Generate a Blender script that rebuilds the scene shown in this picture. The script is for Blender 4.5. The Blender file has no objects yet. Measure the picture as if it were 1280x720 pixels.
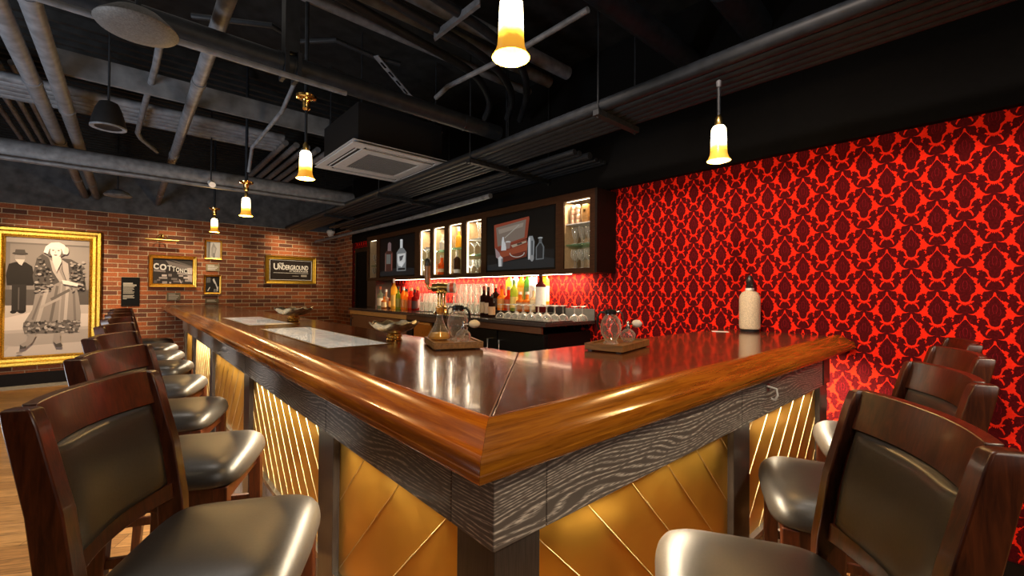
import bpy, bmesh, math, random
from math import sin, cos, pi, radians, sqrt
from mathutils import Vector, Matrix
random.seed(7)
SC = bpy.context.scene
COL = SC.collection

# ------------------------------------------------------------------ camera
F = 541.087
RX = Vector((0.748, -0.012, 0.664)); RY = Vector((-0.664, -0.003, 0.748))
RX.normalize(); RY = (RY - RX * RX.dot(RY)).normalized()
RZ = RX.cross(RY)
if RZ.y < 0: RZ = -RZ
HC = 1.30
def ray(px, py):
    v = Vector((px - 640, 360 - py, F))
    return Vector((RX.dot(v), RY.dot(v), RZ.dot(v)))
def at_x(px, py, x):
    d = ray(px, py); t = x / d.x
    return Vector((x, d.y * t, HC + d.z * t))
def at_y(px, py, y):
    d = ray(px, py); t = y / d.y
    return Vector((d.x * t, y, HC + d.z * t))
def at_z(px, py, z):
    d = ray(px, py); t = (z - HC) / d.z
    return Vector((d.x * t, d.y * t, z))
def yat(px, x): return at_x(px, 365, x).y
cam = bpy.data.objects.new('camera', bpy.data.cameras.new('camera'))
COL.objects.link(cam)
cam.data.sensor_width = 36; cam.data.lens = 36 * F / 1280
cam.data.clip_start = 0.02
right = Vector((RX.x, RY.x, RZ.x)); up = Vector((RX.y, RY.y, RZ.y)); fwd = Vector((RX.z, RY.z, RZ.z))
M = Matrix((right, up, -fwd)).transposed().to_4x4()
M.translation = (0, 0, HC)
cam.matrix_world = M
SC.camera = cam

# ------------------------------------------------------------------ materials
MATS = {}
def nodes_of(name):
    m = bpy.data.materials.new(name); m.use_nodes = True
    nt = m.node_tree; b = nt.nodes['Principled BSDF']
    MATS[name] = m
    return m, nt, b
def setc(b, color, rough=.5, metal=0, coat=0, spec=None, trans=0, ior=None):
    b.inputs['Base Color'].default_value = (*color, 1); b.inputs['Roughness'].default_value = rough
    b.inputs['Metallic'].default_value = metal; b.inputs['Coat Weight'].default_value = coat
    b.inputs['Coat Roughness'].default_value = .06
    if spec is not None: b.inputs['Specular IOR Level'].default_value = spec
    b.inputs['Transmission Weight'].default_value = trans
    if ior: b.inputs['IOR'].default_value = ior
def mat(name, color, rough=.5, metal=0, coat=0, spec=None, trans=0, ior=None, var=.12, scale=40, bump=0):
    """a plain surface with slight procedural variation"""
    m, nt, b = nodes_of(name); setc(b, color, rough, metal, coat, spec, trans, ior)
    tc = nt.nodes.new('ShaderNodeTexCoord'); n = nt.nodes.new('ShaderNodeTexNoise')
    n.inputs['Scale'].default_value = scale; n.inputs['Detail'].default_value = 4
    nt.links.new(tc.outputs['Object'], n.inputs['Vector'])
    r = nt.nodes.new('ShaderNodeValToRGB')
    r.color_ramp.elements[0].position = .3; r.color_ramp.elements[1].position = .7
    r.color_ramp.elements[0].color = (*[c * (1 - var) for c in color], 1)
    r.color_ramp.elements[1].color = (*[min(1, c * (1 + var)) for c in color], 1)
    nt.links.new(n.outputs['Fac'], r.inputs['Fac']); nt.links.new(r.outputs['Color'], b.inputs['Base Color'])
    if bump:
        bp = nt.nodes.new('ShaderNodeBump'); bp.inputs['Strength'].default_value = bump; bp.inputs['Distance'].default_value = .01
        nt.links.new(n.outputs['Fac'], bp.inputs['Height']); nt.links.new(bp.outputs['Normal'], b.inputs['Normal'])
    return m
def wood(name, c0, c1, stretch, rough=.3, coat=.3, scale=9, bump=.05, c2=None):
    m, nt, b = nodes_of(name); setc(b, c0, rough, 0, coat)
    tc = nt.nodes.new('ShaderNodeTexCoord'); mp = nt.nodes.new('ShaderNodeMapping')
    mp.inputs['Scale'].default_value = stretch
    n = nt.nodes.new('ShaderNodeTexNoise'); n.inputs['Scale'].default_value = scale
    n.inputs['Detail'].default_value = 7; n.inputs['Roughness'].default_value = .62; n.inputs['Distortion'].default_value = .6
    r = nt.nodes.new('ShaderNodeValToRGB')
    r.color_ramp.elements[0].position = .33; r.color_ramp.elements[1].position = .68
    r.color_ramp.elements[0].color = (*c0, 1); r.color_ramp.elements[1].color = (*c1, 1)
    if c2:
        e = r.color_ramp.elements.new(.5); e.color = (*c2, 1)
    nt.links.new(tc.outputs['Object'], mp.inputs['Vector']); nt.links.new(mp.outputs['Vector'], n.inputs['Vector'])
    nt.links.new(n.outputs['Fac'], r.inputs['Fac']); nt.links.new(r.outputs['Color'], b.inputs['Base Color'])
    bp = nt.nodes.new('ShaderNodeBump'); bp.inputs['Strength'].default_value = bump; bp.inputs['Distance'].default_value = .004
    nt.links.new(n.outputs['Fac'], bp.inputs['Height']); nt.links.new(bp.outputs['Normal'], b.inputs['Normal'])
    return m
def emit(name, color, strength):
    m, nt, b = nodes_of(name); setc(b, color, .5)
    b.inputs['Emission Color'].default_value = (*color, 1); b.inputs['Emission Strength'].default_value = strength
    return m
def thin_glass(name, tint=(.95, .97, .96), fres=.75, body=.06, rough=.02, bodyc=(1, .97, .9), rim=0):
    m = bpy.data.materials.new(name); m.use_nodes = True; nt = m.node_tree; MATS[name] = m
    nt.nodes.remove(nt.nodes['Principled BSDF']); out = nt.nodes['Material Output']
    tr = nt.nodes.new('ShaderNodeBsdfTransparent'); tr.inputs['Color'].default_value = (*tint, 1)
    gl = nt.nodes.new('ShaderNodeBsdfGlossy'); gl.inputs['Roughness'].default_value = rough
    df = nt.nodes.new('ShaderNodeBsdfDiffuse'); df.inputs['Color'].default_value = (*bodyc, 1)
    tl = nt.nodes.new('ShaderNodeBsdfTranslucent'); tl.inputs['Color'].default_value = (*bodyc, 1)
    lw = nt.nodes.new('ShaderNodeLayerWeight'); lw.inputs['Blend'].default_value = .35
    mu = nt.nodes.new('ShaderNodeMath'); mu.operation = 'MULTIPLY'; mu.inputs[1].default_value = fres
    nt.links.new(lw.outputs['Facing'], mu.inputs[0])
    m0 = nt.nodes.new('ShaderNodeMixShader'); m0.inputs[0].default_value = .5
    nt.links.new(df.outputs[0], m0.inputs[1]); nt.links.new(tl.outputs[0], m0.inputs[2])
    mx = nt.nodes.new('ShaderNodeMixShader'); nt.links.new(mu.outputs[0], mx.inputs[0])
    nt.links.new(tr.outputs[0], mx.inputs[1]); nt.links.new(gl.outputs[0], mx.inputs[2])
    m2 = nt.nodes.new('ShaderNodeMixShader')
    pw = nt.nodes.new('ShaderNodeMath'); pw.operation = 'POWER'; pw.inputs[1].default_value = 2.2
    l2 = nt.nodes.new('ShaderNodeLayerWeight'); l2.inputs['Blend'].default_value = .5
    nt.links.new(l2.outputs['Facing'], pw.inputs[0])
    ma = nt.nodes.new('ShaderNodeMath'); ma.operation = 'MULTIPLY_ADD'; ma.inputs[1].default_value = rim; ma.inputs[2].default_value = body; ma.use_clamp = True  # white mixed in towards grazing edges paints the bright outline glints
    nt.links.new(pw.outputs[0], ma.inputs[0]); nt.links.new(ma.outputs[0], m2.inputs[0])
    nt.links.new(mx.outputs[0], m2.inputs[1]); nt.links.new(m0.outputs[0], m2.inputs[2])
    nt.links.new(m2.outputs[0], out.inputs['Surface'])
    return m
def liquid(name, color, body=.7, rough=.05):
    """coloured bottle glass with drink in it"""
    return thin_glass(name, tint=tuple(min(1, c * 1.05) for c in color), fres=.45, body=body, rough=rough, bodyc=color)
def brick_mat(name, axes):
    m, nt, b = nodes_of(name); setc(b, (.3, .1, .05), .75)
    tc = nt.nodes.new('ShaderNodeTexCoord'); sp = nt.nodes.new('ShaderNodeSeparateXYZ'); cb = nt.nodes.new('ShaderNodeCombineXYZ')
    nt.links.new(tc.outputs['Object'], sp.inputs[0])
    nt.links.new(sp.outputs[axes], cb.inputs['X']); nt.links.new(sp.outputs['Z'], cb.inputs['Y'])
    br = nt.nodes.new('ShaderNodeTexBrick'); br.inputs['Scale'].default_value = 1
    br.inputs['Brick Width'].default_value = .228; br.inputs['Row Height'].default_value = .0677
    br.inputs['Mortar Size'].default_value = .0055; br.inputs['Mortar Smooth'].default_value = .25; br.inputs['Bias'].default_value = -.1
    br.inputs['Color1'].default_value = (.47, .13, .036, 1); br.inputs['Color2'].default_value = (.085, .030, .018, 1)
    br.inputs['Mortar'].default_value = (.62, .47, .30, 1)
    nt.links.new(cb.outputs[0], br.inputs['Vector'])
    n = nt.nodes.new('ShaderNodeTexNoise'); n.inputs['Scale'].default_value = 55; n.inputs['Detail'].default_value = 6
    nt.links.new(tc.outputs['Object'], n.inputs['Vector'])
    mx = nt.nodes.new('ShaderNodeMix'); mx.data_type = 'RGBA'; mx.blend_type = 'MULTIPLY'; mx.inputs['Factor'].default_value = .55
    rr = nt.nodes.new('ShaderNodeValToRGB'); rr.color_ramp.elements[0].position = .3; rr.color_ramp.elements[1].position = .65
    rr.color_ramp.elements[0].color = (.35, .33, .32, 1); rr.color_ramp.elements[1].color = (1, 1, 1, 1)
    nt.links.new(n.outputs['Fac'], rr.inputs['Fac'])
    nt.links.new(br.outputs['Color'], mx.inputs[6]); nt.links.new(rr.outputs['Color'], mx.inputs[7])
    nt.links.new(mx.outputs[2], b.inputs['Base Color'])
    bp = nt.nodes.new('ShaderNodeBump'); bp.inputs['Strength'].default_value = .6; bp.inputs['Distance'].default_value = .006; bp.invert = True
    nt.links.new(br.outputs['Fac'], bp.inputs['Height'])
    b2 = nt.nodes.new('ShaderNodeBump'); b2.inputs['Strength'].default_value = .4; b2.inputs['Distance'].default_value = .004
    nt.links.new(n.outputs['Fac'], b2.inputs['Height']); nt.links.new(bp.outputs['Normal'], b2.inputs['Normal'])
    nt.links.new(b2.outputs['Normal'], b.inputs['Normal'])
    return m
def floor_mat():
    m, nt, b = nodes_of('floor_planks'); setc(b, (.35, .19, .07), .38, 0, .15)
    tc = nt.nodes.new('ShaderNodeTexCoord'); mp = nt.nodes.new('ShaderNodeMapping'); mp.inputs['Rotation'].default_value = (0, 0, radians(28))
    nt.links.new(tc.outputs['Object'], mp.inputs['Vector'])
    br = nt.nodes.new('ShaderNodeTexBrick'); br.inputs['Scale'].default_value = 1
    br.inputs['Brick Width'].default_value = .95; br.inputs['Row Height'].default_value = .13; br.inputs['Mortar Size'].default_value = .0016
    br.inputs['Color1'].default_value = (.50, .27, .10, 1); br.inputs['Color2'].default_value = (.32, .16, .055, 1); br.inputs['Mortar'].default_value = (.05, .025, .01, 1)
    nt.links.new(mp.outputs[0], br.inputs['Vector'])
    m2 = nt.nodes.new('ShaderNodeMapping'); m2.inputs['Scale'].default_value = (2.5, 28, 1)
    nt.links.new(mp.outputs[0], m2.inputs['Vector'])
    n = nt.nodes.new('ShaderNodeTexNoise'); n.inputs['Scale'].default_value = 2.2; n.inputs['Detail'].default_value = 7; n.inputs['Distortion'].default_value = 1.2
    nt.links.new(m2.outputs[0], n.inputs['Vector'])
    rr = nt.nodes.new('ShaderNodeValToRGB'); rr.color_ramp.elements[0].position = .32; rr.color_ramp.elements[1].position = .62
    rr.color_ramp.elements[0].color = (.45, .42, .38, 1); rr.color_ramp.elements[1].color = (1.15, 1.1, 1.05, 1)
    nt.links.new(n.outputs['Fac'], rr.inputs['Fac'])
    mx = nt.nodes.new('ShaderNodeMix'); mx.data_type = 'RGBA'; mx.blend_type = 'MULTIPLY'; mx.inputs['Factor'].default_value = .9
    nt.links.new(br.outputs['Color'], mx.inputs[6]); nt.links.new(rr.outputs['Color'], mx.inputs[7])
    nt.links.new(mx.outputs[2], b.inputs['Base Color'])
    return m
def cerused(name, axis):
    """black-stained ash with white filled grain; grain runs along the given axis"""
    m, nt, b = nodes_of(name); setc(b, (.07, .055, .05), .42, 0, .1)
    tc = nt.nodes.new('ShaderNodeTexCoord'); mp = nt.nodes.new('ShaderNodeMapping')
    mp.inputs['Scale'].default_value = (1, .16, 1) if axis == 'Y' else (.16, 1, 1)
    nt.links.new(tc.outputs['Object'], mp.inputs['Vector'])
    n0 = nt.nodes.new('ShaderNodeTexNoise'); n0.inputs['Scale'].default_value = 7; n0.inputs['Detail'].default_value = 2
    nt.links.new(mp.outputs[0], n0.inputs['Vector'])
    sp = nt.nodes.new('ShaderNodeSeparateXYZ'); nt.links.new(mp.outputs[0], sp.inputs[0])
    a = nt.nodes.new('ShaderNodeMath'); a.operation = 'MULTIPLY_ADD'; a.inputs[1].default_value = .62
    nt.links.new(n0.outputs['Fac'], a.inputs[0])
    zz = nt.nodes.new('ShaderNodeMath'); zz.operation = 'MULTIPLY'; zz.inputs[1].default_value = 3.2
    nt.links.new(sp.outputs['Z'], zz.inputs[0]); nt.links.new(zz.outputs[0], a.inputs[2])
    fr = nt.nodes.new('ShaderNodeMath'); fr.operation = 'MULTIPLY'; fr.inputs[1].default_value = 34
    nt.links.new(a.outputs[0], fr.inputs[0])
    f2 = nt.nodes.new('ShaderNodeMath'); f2.operation = 'FRACT'; nt.links.new(fr.outputs[0], f2.inputs[0])
    r = nt.nodes.new('ShaderNodeValToRGB'); els = r.color_ramp.elements
    els[0].position = 0; els[0].color = (0, 0, 0, 1); els[1].position = 1; els[1].color = (0, 0, 0, 1)
    for p, v in ((.45, .0), (.75, 1), (.93, .3)):
        e = els.new(p); e.color = (v, v, v, 1)
    nt.links.new(f2.outputs[0], r.inputs['Fac'])
    m3 = nt.nodes.new('ShaderNodeMapping'); m3.inputs['Scale'].default_value = (200, 40, 420) if axis == 'Y' else (40, 200, 420)
    nt.links.new(tc.outputs['Object'], m3.inputs['Vector'])
    n1 = nt.nodes.new('ShaderNodeTexNoise'); n1.inputs['Scale'].default_value = 1; n1.inputs['Detail'].default_value = 3
    nt.links.new(m3.outputs[0], n1.inputs['Vector'])
    r1 = nt.nodes.new('ShaderNodeValToRGB'); r1.color_ramp.elements[0].position = .40; r1.color_ramp.elements[1].position = .58
    nt.links.new(n1.outputs['Fac'], r1.inputs['Fac'])
    mm = nt.nodes.new('ShaderNodeMath'); mm.operation = 'MULTIPLY'
    nt.links.new(r.outputs['Color'], mm.inputs[0]); nt.links.new(r1.outputs['Color'], mm.inputs[1])
    mx = nt.nodes.new('ShaderNodeMix'); mx.data_type = 'RGBA'
    nt.links.new(mm.outputs[0], mx.inputs['Factor'])
    mx.inputs[6].default_value = (.105, .086, .075, 1); mx.inputs[7].default_value = (.72, .64, .55, 1)
    nt.links.new(mx.outputs[2], b.inputs['Base Color'])
    return m
def brass_sheet():
    m, nt, b = nodes_of('brass_sheet'); setc(b, (.90, .50, .075), .3, 1)
    tc = nt.nodes.new('ShaderNodeTexCoord'); n = nt.nodes.new('ShaderNodeTexNoise')
    n.inputs['Scale'].default_value = 3.2; n.inputs['Detail'].default_value = 2
    nt.links.new(tc.outputs['Object'], n.inputs['Vector'])
    bp = nt.nodes.new('ShaderNodeBump'); bp.inputs['Strength'].default_value = .35; bp.inputs['Distance'].default_value = .03
    nt.links.new(n.outputs['Fac'], bp.inputs['Height']); nt.links.new(bp.outputs['Normal'], b.inputs['Normal'])
    n2 = nt.nodes.new('ShaderNodeTexNoise'); n2.inputs['Scale'].default_value = 9; n2.inputs['Detail'].default_value = 5
    nt.links.new(tc.outputs['Object'], n2.inputs['Vector'])
    mr = nt.nodes.new('ShaderNodeMapRange'); mr.inputs['To Min'].default_value = .26; mr.inputs['To Max'].default_value = .42
    nt.links.new(n2.outputs['Fac'], mr.inputs['Value']); nt.links.new(mr.outputs[0], b.inputs['Roughness'])
    return m
def shade_mat():
    """lit amber glass: white-hot round the bulb, amber towards the flared lip"""
    m, nt, b = nodes_of('amber_shade'); setc(b, (.9, .5, .1), .25)
    tc = nt.nodes.new('ShaderNodeTexCoord'); sp = nt.nodes.new('ShaderNodeSeparateXYZ'); nt.links.new(tc.outputs['Object'], sp.inputs[0])
    mr = nt.nodes.new('ShaderNodeMapRange'); mr.inputs['From Min'].default_value = 0; mr.inputs['From Max'].default_value = .165
    nt.links.new(sp.outputs['Z'], mr.inputs['Value'])
    n = nt.nodes.new('ShaderNodeTexNoise'); n.inputs['Scale'].default_value = 30; nt.links.new(tc.outputs['Object'], n.inputs['Vector'])
    ad = nt.nodes.new('ShaderNodeMath'); ad.operation = 'MULTIPLY_ADD'; ad.inputs[1].default_value = .16
    nt.links.new(n.outputs['Fac'], ad.inputs[0]); nt.links.new(mr.outputs[0], ad.inputs[2])
    r = nt.nodes.new('ShaderNodeValToRGB'); e = r.color_ramp.elements
    e[0].position = .0; e[0].color = (.62, .22, .012, 1); e[1].position = .62; e[1].color = (1, .86, .55, 1)
    k = e.new(.28); k.color = (.85, .36, .015, 1); k = e.new(.44); k.color = (1, .58, .05, 1)
    nt.links.new(ad.outputs[0], r.inputs['Fac']); nt.links.new(r.outputs['Color'], b.inputs['Emission Color'])
    s = nt.nodes.new('ShaderNodeValToRGB'); s.color_ramp.elements[0].position = .34; s.color_ramp.elements[1].position = .62
    s.color_ramp.elements[0].color = (.10, .10, .10, 1)
    nt.links.new(ad.outputs[0], s.inputs['Fac'])
    mu = nt.nodes.new('ShaderNodeMath'); mu.operation = 'MULTIPLY'; mu.inputs[1].default_value = 7
    nt.links.new(s.outputs['Color'], mu.inputs[0]); nt.links.new(mu.outputs[0], b.inputs['Emission Strength'])
    return m

M_floor = floor_mat()
M_brick = brick_mat('brick', 'X'); M_brick2 = brick_mat('brick_return', 'Y')
M_black = mat('black_paint', (.0022, .0022, .0026), .8, spec=.1, var=.3)
M_pipe = mat('pipe_paint', (.115, .125, .145), .5, spec=.4, var=.35, scale=18)
M_pipe_shaded = mat('pipe_paint_shaded', (.011, .014, .019), .5, spec=.25, var=.35, scale=25)  # pipe paint darkened so unlit ceiling parts carry the shade in their colour
M_conc = mat('grey_concrete', (.085, .092, .105), .85, var=.4, scale=9, bump=.2)
M_deck = mat('deck_paint', (.010, .011, .012), .7, spec=.2, var=.5, scale=12)
M_pdark = mat('paper_maroon', (.074, .003, .004), .9, spec=.08, var=.35, scale=120)
M_pred = mat('paper_red', (.86, .022, .007), .9, spec=.08, var=.1, scale=80)
M_pmid = mat('paper_deep_red', (.20, .006, .012), .9, spec=.08)
M_base = mat('baseboard_dark', (.009, .006, .005), .5, spec=.12)
M_stone = mat('stone_border', (.30, .27, .23), .6, var=.3, scale=30)
M_topw = wood('walnut_top_left', (.055, .018, .008), (.17, .065, .028), (16, 1, 10), .17, .3, 7, .02)
M_topw2 = wood('walnut_top_right', (.055, .016, .008), (.17, .06, .026), (1, 16, 10), .17, .3, 7, .02)
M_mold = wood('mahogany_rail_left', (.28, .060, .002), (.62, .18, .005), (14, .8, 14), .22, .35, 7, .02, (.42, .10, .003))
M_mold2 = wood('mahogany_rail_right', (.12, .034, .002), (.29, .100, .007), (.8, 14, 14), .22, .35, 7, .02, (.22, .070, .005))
M_cer = cerused('cerused_ash_left', 'Y'); M_cer2 = cerused('cerused_ash_right', 'X')
M_post = wood('dark_post', (.022, .016, .013), (.055, .042, .036), (30, 30, 1.2), .4, .15, 8, .1)
M_brass = brass_sheet()
M_brassline = mat('brass_line', (.95, .74, .38), .5, .5)
M_brassobj = mat('polished_brass', (.80, .52, .16), .18, 1)
M_oldbrass = mat('old_brass', (.42, .29, .10), .3, 1, var=.3)
M_gold = mat('gilt', (.80, .47, .07), .33, 1, var=.3, scale=60, bump=.2)
M_goldflat = mat('gilt_smooth', (.85, .52, .09), .28, 1)
M_steel = mat('steel', (.62, .62, .62), .22, 1)
M_silver = mat('tarnished_silver', (.68, .60, .44), .34, 1, var=.35, scale=50, bump=.15)
M_stool = wood('stool_mahogany', (.019, .0036, .0013), (.080, .018, .005), (9, 9, 1.0), .33, .12, 10, .06)
M_leather = mat('black_leather', (.020, .017, .015), .40, spec=.55, var=.2, scale=160, bump=.02)
M_back = mat('brown_door', (.24, .12, .065), .35, var=.1)
M_cab = wood('cabinet_wood', (.020, .007, .003), (.042, .016, .007), (10, 1, 10), .45, .05, 8, .05)
MATS['cabinet_wood'].node_tree.nodes['Principled BSDF'].inputs['Specular IOR Level'].default_value = .15
M_cabside = mat('cabinet_black', (.010, .006, .005), .5, spec=.15)
M_cream = mat('niche_back', (.42, .30, .17), .6)
M_counter = mat('counter_stone', (.045, .038, .036), .12, spec=.6, var=.4, scale=90)
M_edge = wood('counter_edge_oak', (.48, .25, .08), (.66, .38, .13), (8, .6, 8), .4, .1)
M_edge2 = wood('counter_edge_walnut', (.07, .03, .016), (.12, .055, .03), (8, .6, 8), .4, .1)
M_amberwood = mat('amber_panel', (.70, .29, .04), .3, .6)
M_cooler = mat('cooler_black', (.006, .006, .006), .4, spec=.15)
M_coolerd = mat('cooler_door', (.007, .007, .007), .4, spec=.15)
M_glass = thin_glass('clear_glass', rim=.3); M_glassw = thin_glass('bright_glass', body=.10, fres=.9, rim=.9)
M_pane = thin_glass('pane', tint=(.97, .98, .97), fres=.25, body=.0)
M_shelf = thin_glass('green_shelf', tint=(.75, .92, .82), fres=.5, body=.12, bodyc=(.35, .85, .6))
M_screenbk = mat('tv_black', (.004, .004, .005), .4, spec=.08)
M_rubber = mat('black_plastic', (.012, .012, .012), .35)
M_white = mat('white_paint', (.80, .78, .74), .5, var=.05)
M_cream2 = mat('cream_rubber', (.85, .76, .55), .5, var=.05)
M_paper = mat('paper_white', (.86, .84, .78), .7, var=.05)
M_traywood = wood('tray_wood', (.16, .075, .02), (.34, .17, .05), (10, 1, 6), .45, .1, 8)
M_acplastic = mat('ac_plastic', (.40, .42, .46), .5, var=.06)
M_acbody = mat('ac_body', (.007, .007, .008), .6, spec=.2)
M_grille = mat('ac_grille', (.10, .105, .115), .6, var=.5, scale=200)
M_led = emit('led_strip', (1, .86, .62), 4)
M_ledbar = emit('led_under_bar', (1, .84, .60), 6)
M_ledlow = emit('led_strip_warm', (1, .80, .55), 14)
M_shade = shade_mat()
M_bulb = emit('bulb', (1, .85, .5), 40)
M_rope = mat('woven_mesh', (.62, .52, .36), .5, var=.3, scale=220, bump=.5)
M_letter = mat('lettering_white', (.85, .83, .78), .6, var=.03)
M_letterdim = mat('lettering_grey', (.42, .38, .32), .6, var=.05)
M_signbk = mat('sign_board', (.030, .023, .020), .6, spec=.1, var=.1)
M_plaquebk = mat('plaque_black', (.006, .006, .006), .5, spec=.1)
M_plaqueol = mat('plaque_olive', (.11, .085, .045), .5)
FLAT = {}
def flat(c, e=0):
    k = (round(c[0], 3), round(c[1], 3), round(c[2], 3), e)
    if k not in FLAT:
        m, nt, b = nodes_of('print_tone'); setc(b, c, .7, spec=.08)
        if e:
            setc(b, (.004, .004, .004), .4, spec=.06)
            b.inputs['Emission Color'].default_value = (*c, 1); b.inputs['Emission Strength'].default_value = e
        FLAT[k] = m
    return FLAT[k]

# ------------------------------------------------------------------ mesh helpers
class MB:
    def __init__(s): s.v = []; s.f = []; s.m = []
    def add(s, vs, fs, m=0):
        k = len(s.v); s.v += [tuple(v) for v in vs]
        for f in fs: s.f.append([i + k for i in f]); s.m.append(m)
        return s
    def box(s, x0, x1, y0, y1, z0, z1, m=0):
        x0, x1 = min(x0, x1), max(x0, x1); y0, y1 = min(y0, y1), max(y0, y1); z0, z1 = min(z0, z1), max(z0, z1)
        return s.add([(x0,y0,z0),(x1,y0,z0),(x1,y1,z0),(x0,y1,z0),(x0,y0,z1),(x1,y0,z1),(x1,y1,z1),(x0,y1,z1)],
                     [(0,3,2,1),(4,5,6,7),(0,1,5,4),(1,2,6,5),(2,3,7,6),(3,0,4,7)], m)
    def lathe(s, prof, c=(0,0,0), seg=24, m=0, axis='Z', caps=True):
        vs = []; fs = []
        for r, z in prof:
            for k in range(seg):
                a = 2*pi*k/seg; x, y = r*cos(a), r*sin(a)
                p = (x, y, z) if axis == 'Z' else ((z, x, y) if axis == 'X' else (y, z, x))
                vs.append((c[0]+p[0], c[1]+p[1], c[2]+p[2]))
        for i in range(len(prof)-1):
            for k in range(seg):
                k2 = (k+1) % seg
                fs.append((i*seg+k, i*seg+k2, (i+1)*seg+k2, (i+1)*seg+k))
        if caps:
            if prof[0][0] > 1e-5: fs.append(tuple(range(seg-1, -1, -1)))
            if prof[-1][0] > 1e-5: fs.append(tuple((len(prof)-1)*seg + k for k in range(seg)))
        return s.add(vs, fs, m)
    def tube(s, pts, r, seg=10, m=0):
        pts = [Vector(p) for p in pts]; n = len(pts); vs = []; fs = []
        rr = r if isinstance(r, (list, tuple)) else [r]*n
        prev = None
        for i, p in enumerate(pts):
            t = (pts[min(i+1, n-1)] - pts[max(i-1, 0)]).normalized()
            if prev is None:
                a = Vector((0,0,1)) if abs(t.z) < .9 else Vector((1,0,0))
                u = t.cross(a).normalized()
            else:
                u = (prev - t*prev.dot(t)).normalized()
            w = t.cross(u); prev = u
            for k in range(seg):
                an = 2*pi*k/seg; vs.append(p + (u*cos(an) + w*sin(an))*rr[i])
        for i in range(n-1):
            for k in range(seg):
                k2 = (k+1) % seg; fs.append((i*seg+k, i*seg+k2, (i+1)*seg+k2, (i+1)*seg+k))
        fs.append(tuple(range(seg-1, -1, -1))); fs.append(tuple((n-1)*seg+k for k in range(seg)))
        return s.add(vs, fs, m)
    def bar(s, secs, m=0):
        """loft of rectangular sections: each (centre, half vector a, half vector b)"""
        vs = []; fs = []
        for c, a, b in secs:
            c, a, b = Vector(c), Vector(a), Vector(b)
            vs += [c-a-b, c+a-b, c+a+b, c-a+b]
        n = len(secs)
        for i in range(n-1):
            for k in range(4):
                k2 = (k+1) % 4; fs.append((i*4+k, i*4+k2, (i+1)*4+k2, (i+1)*4+k))
        fs.append((3,2,1,0)); fs.append(tuple((n-1)*4+k for k in range(4)))
        return s.add(vs, fs, m)
    def loft(s, rings, m=0, caps=True):
        n = len(rings[0]); vs = [p for r in rings for p in r]; fs = []
        for i in range(len(rings)-1):
            for k in range(n):
                k2 = (k+1) % n; fs.append((i*n+k, i*n+k2, (i+1)*n+k2, (i+1)*n+k))
        if caps: fs.append(tuple(range(n-1,-1,-1))); fs.append(tuple((len(rings)-1)*n+k for k in range(n)))
        return s.add(vs, fs, m)
    def build(s, name, mats, parent=None, smooth=False, bevel=0, sub=0, loc=None):
        me = bpy.data.meshes.new(name); me.from_pydata(s.v, [], s.f); me.update()
        for m in (mats if isinstance(mats, (list, tuple)) else [mats]): me.materials.append(m)
        me.polygons.foreach_set('material_index', s.m)
        bm = bmesh.new(); bm.from_mesh(me); bmesh.ops.recalc_face_normals(bm, faces=bm.faces); bm.to_mesh(me); bm.free()
        if smooth:
            for p in me.polygons: p.use_smooth = True
            if smooth != 'all':
                try: me.set_sharp_from_angle(angle=radians(40))
                except Exception: pass
        o = bpy.data.objects.new(name, me); COL.objects.link(o)
        if loc: o.location = loc
        if parent: o.parent = parent
        if bevel:
            b = o.modifiers.new('bevel', 'BEVEL'); b.width = bevel; b.segments = 2; b.limit_method = 'ANGLE'; b.angle_limit = radians(40)
        if sub:
            b = o.modifiers.new('sub', 'SUBSURF'); b.levels = sub; b.render_levels = sub
        return o
def thing(name, label, cat, loc=(0,0,0), rz=0, group=None):
    o = bpy.data.objects.new(name, None); COL.objects.link(o); o.empty_display_size = .05
    o.location = loc; o.rotation_euler = (0, 0, rz); o['label'] = label; o['category'] = cat
    if group: o['group'] = group
    return o
def tag(o, label, cat, group=None, kind=None):
    o['label'] = label; o['category'] = cat
    if group: o['group'] = group
    if kind: o['kind'] = kind
    return o
def struct(o, label, cat):
    o['kind'] = 'structure'; o['label'] = label; o['category'] = cat; return o
def copy_tree(o, parent=None):
    c = o.copy(); COL.objects.link(c); c.parent = parent
    for ch in [x for x in o.children]: copy_tree(ch, c)
    return c
def text_mesh(body, name, m, parent, loc, size, width=None, rot=(pi/2,0,0), bold=0, shear=0):
    cu = bpy.data.curves.new(name, 'FONT'); cu.body = body; cu.size = size; cu.extrude = .0012; cu.offset = bold; cu.shear = shear
    cu.align_x = 'LEFT'; cu.align_y = 'BOTTOM_BASELINE'
    t = bpy.data.objects.new(name, cu); COL.objects.link(t)
    dg = bpy.context.evaluated_depsgraph_get()
    me = bpy.data.meshes.new_from_object(t.evaluated_get(dg)); bpy.data.objects.remove(t)
    xs = [v.co.x for v in me.vertices]; w = max(xs) - min(xs); x0 = min(xs); k = (width / w) if width else 1
    for v in me.vertices: v.co.x = (v.co.x - x0) * k
    me.materials.clear(); me.materials.append(m)
    o = bpy.data.objects.new(name, me); COL.objects.link(o); o.parent = parent; o.location = loc; o.rotation_euler = rot
    return o

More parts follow.
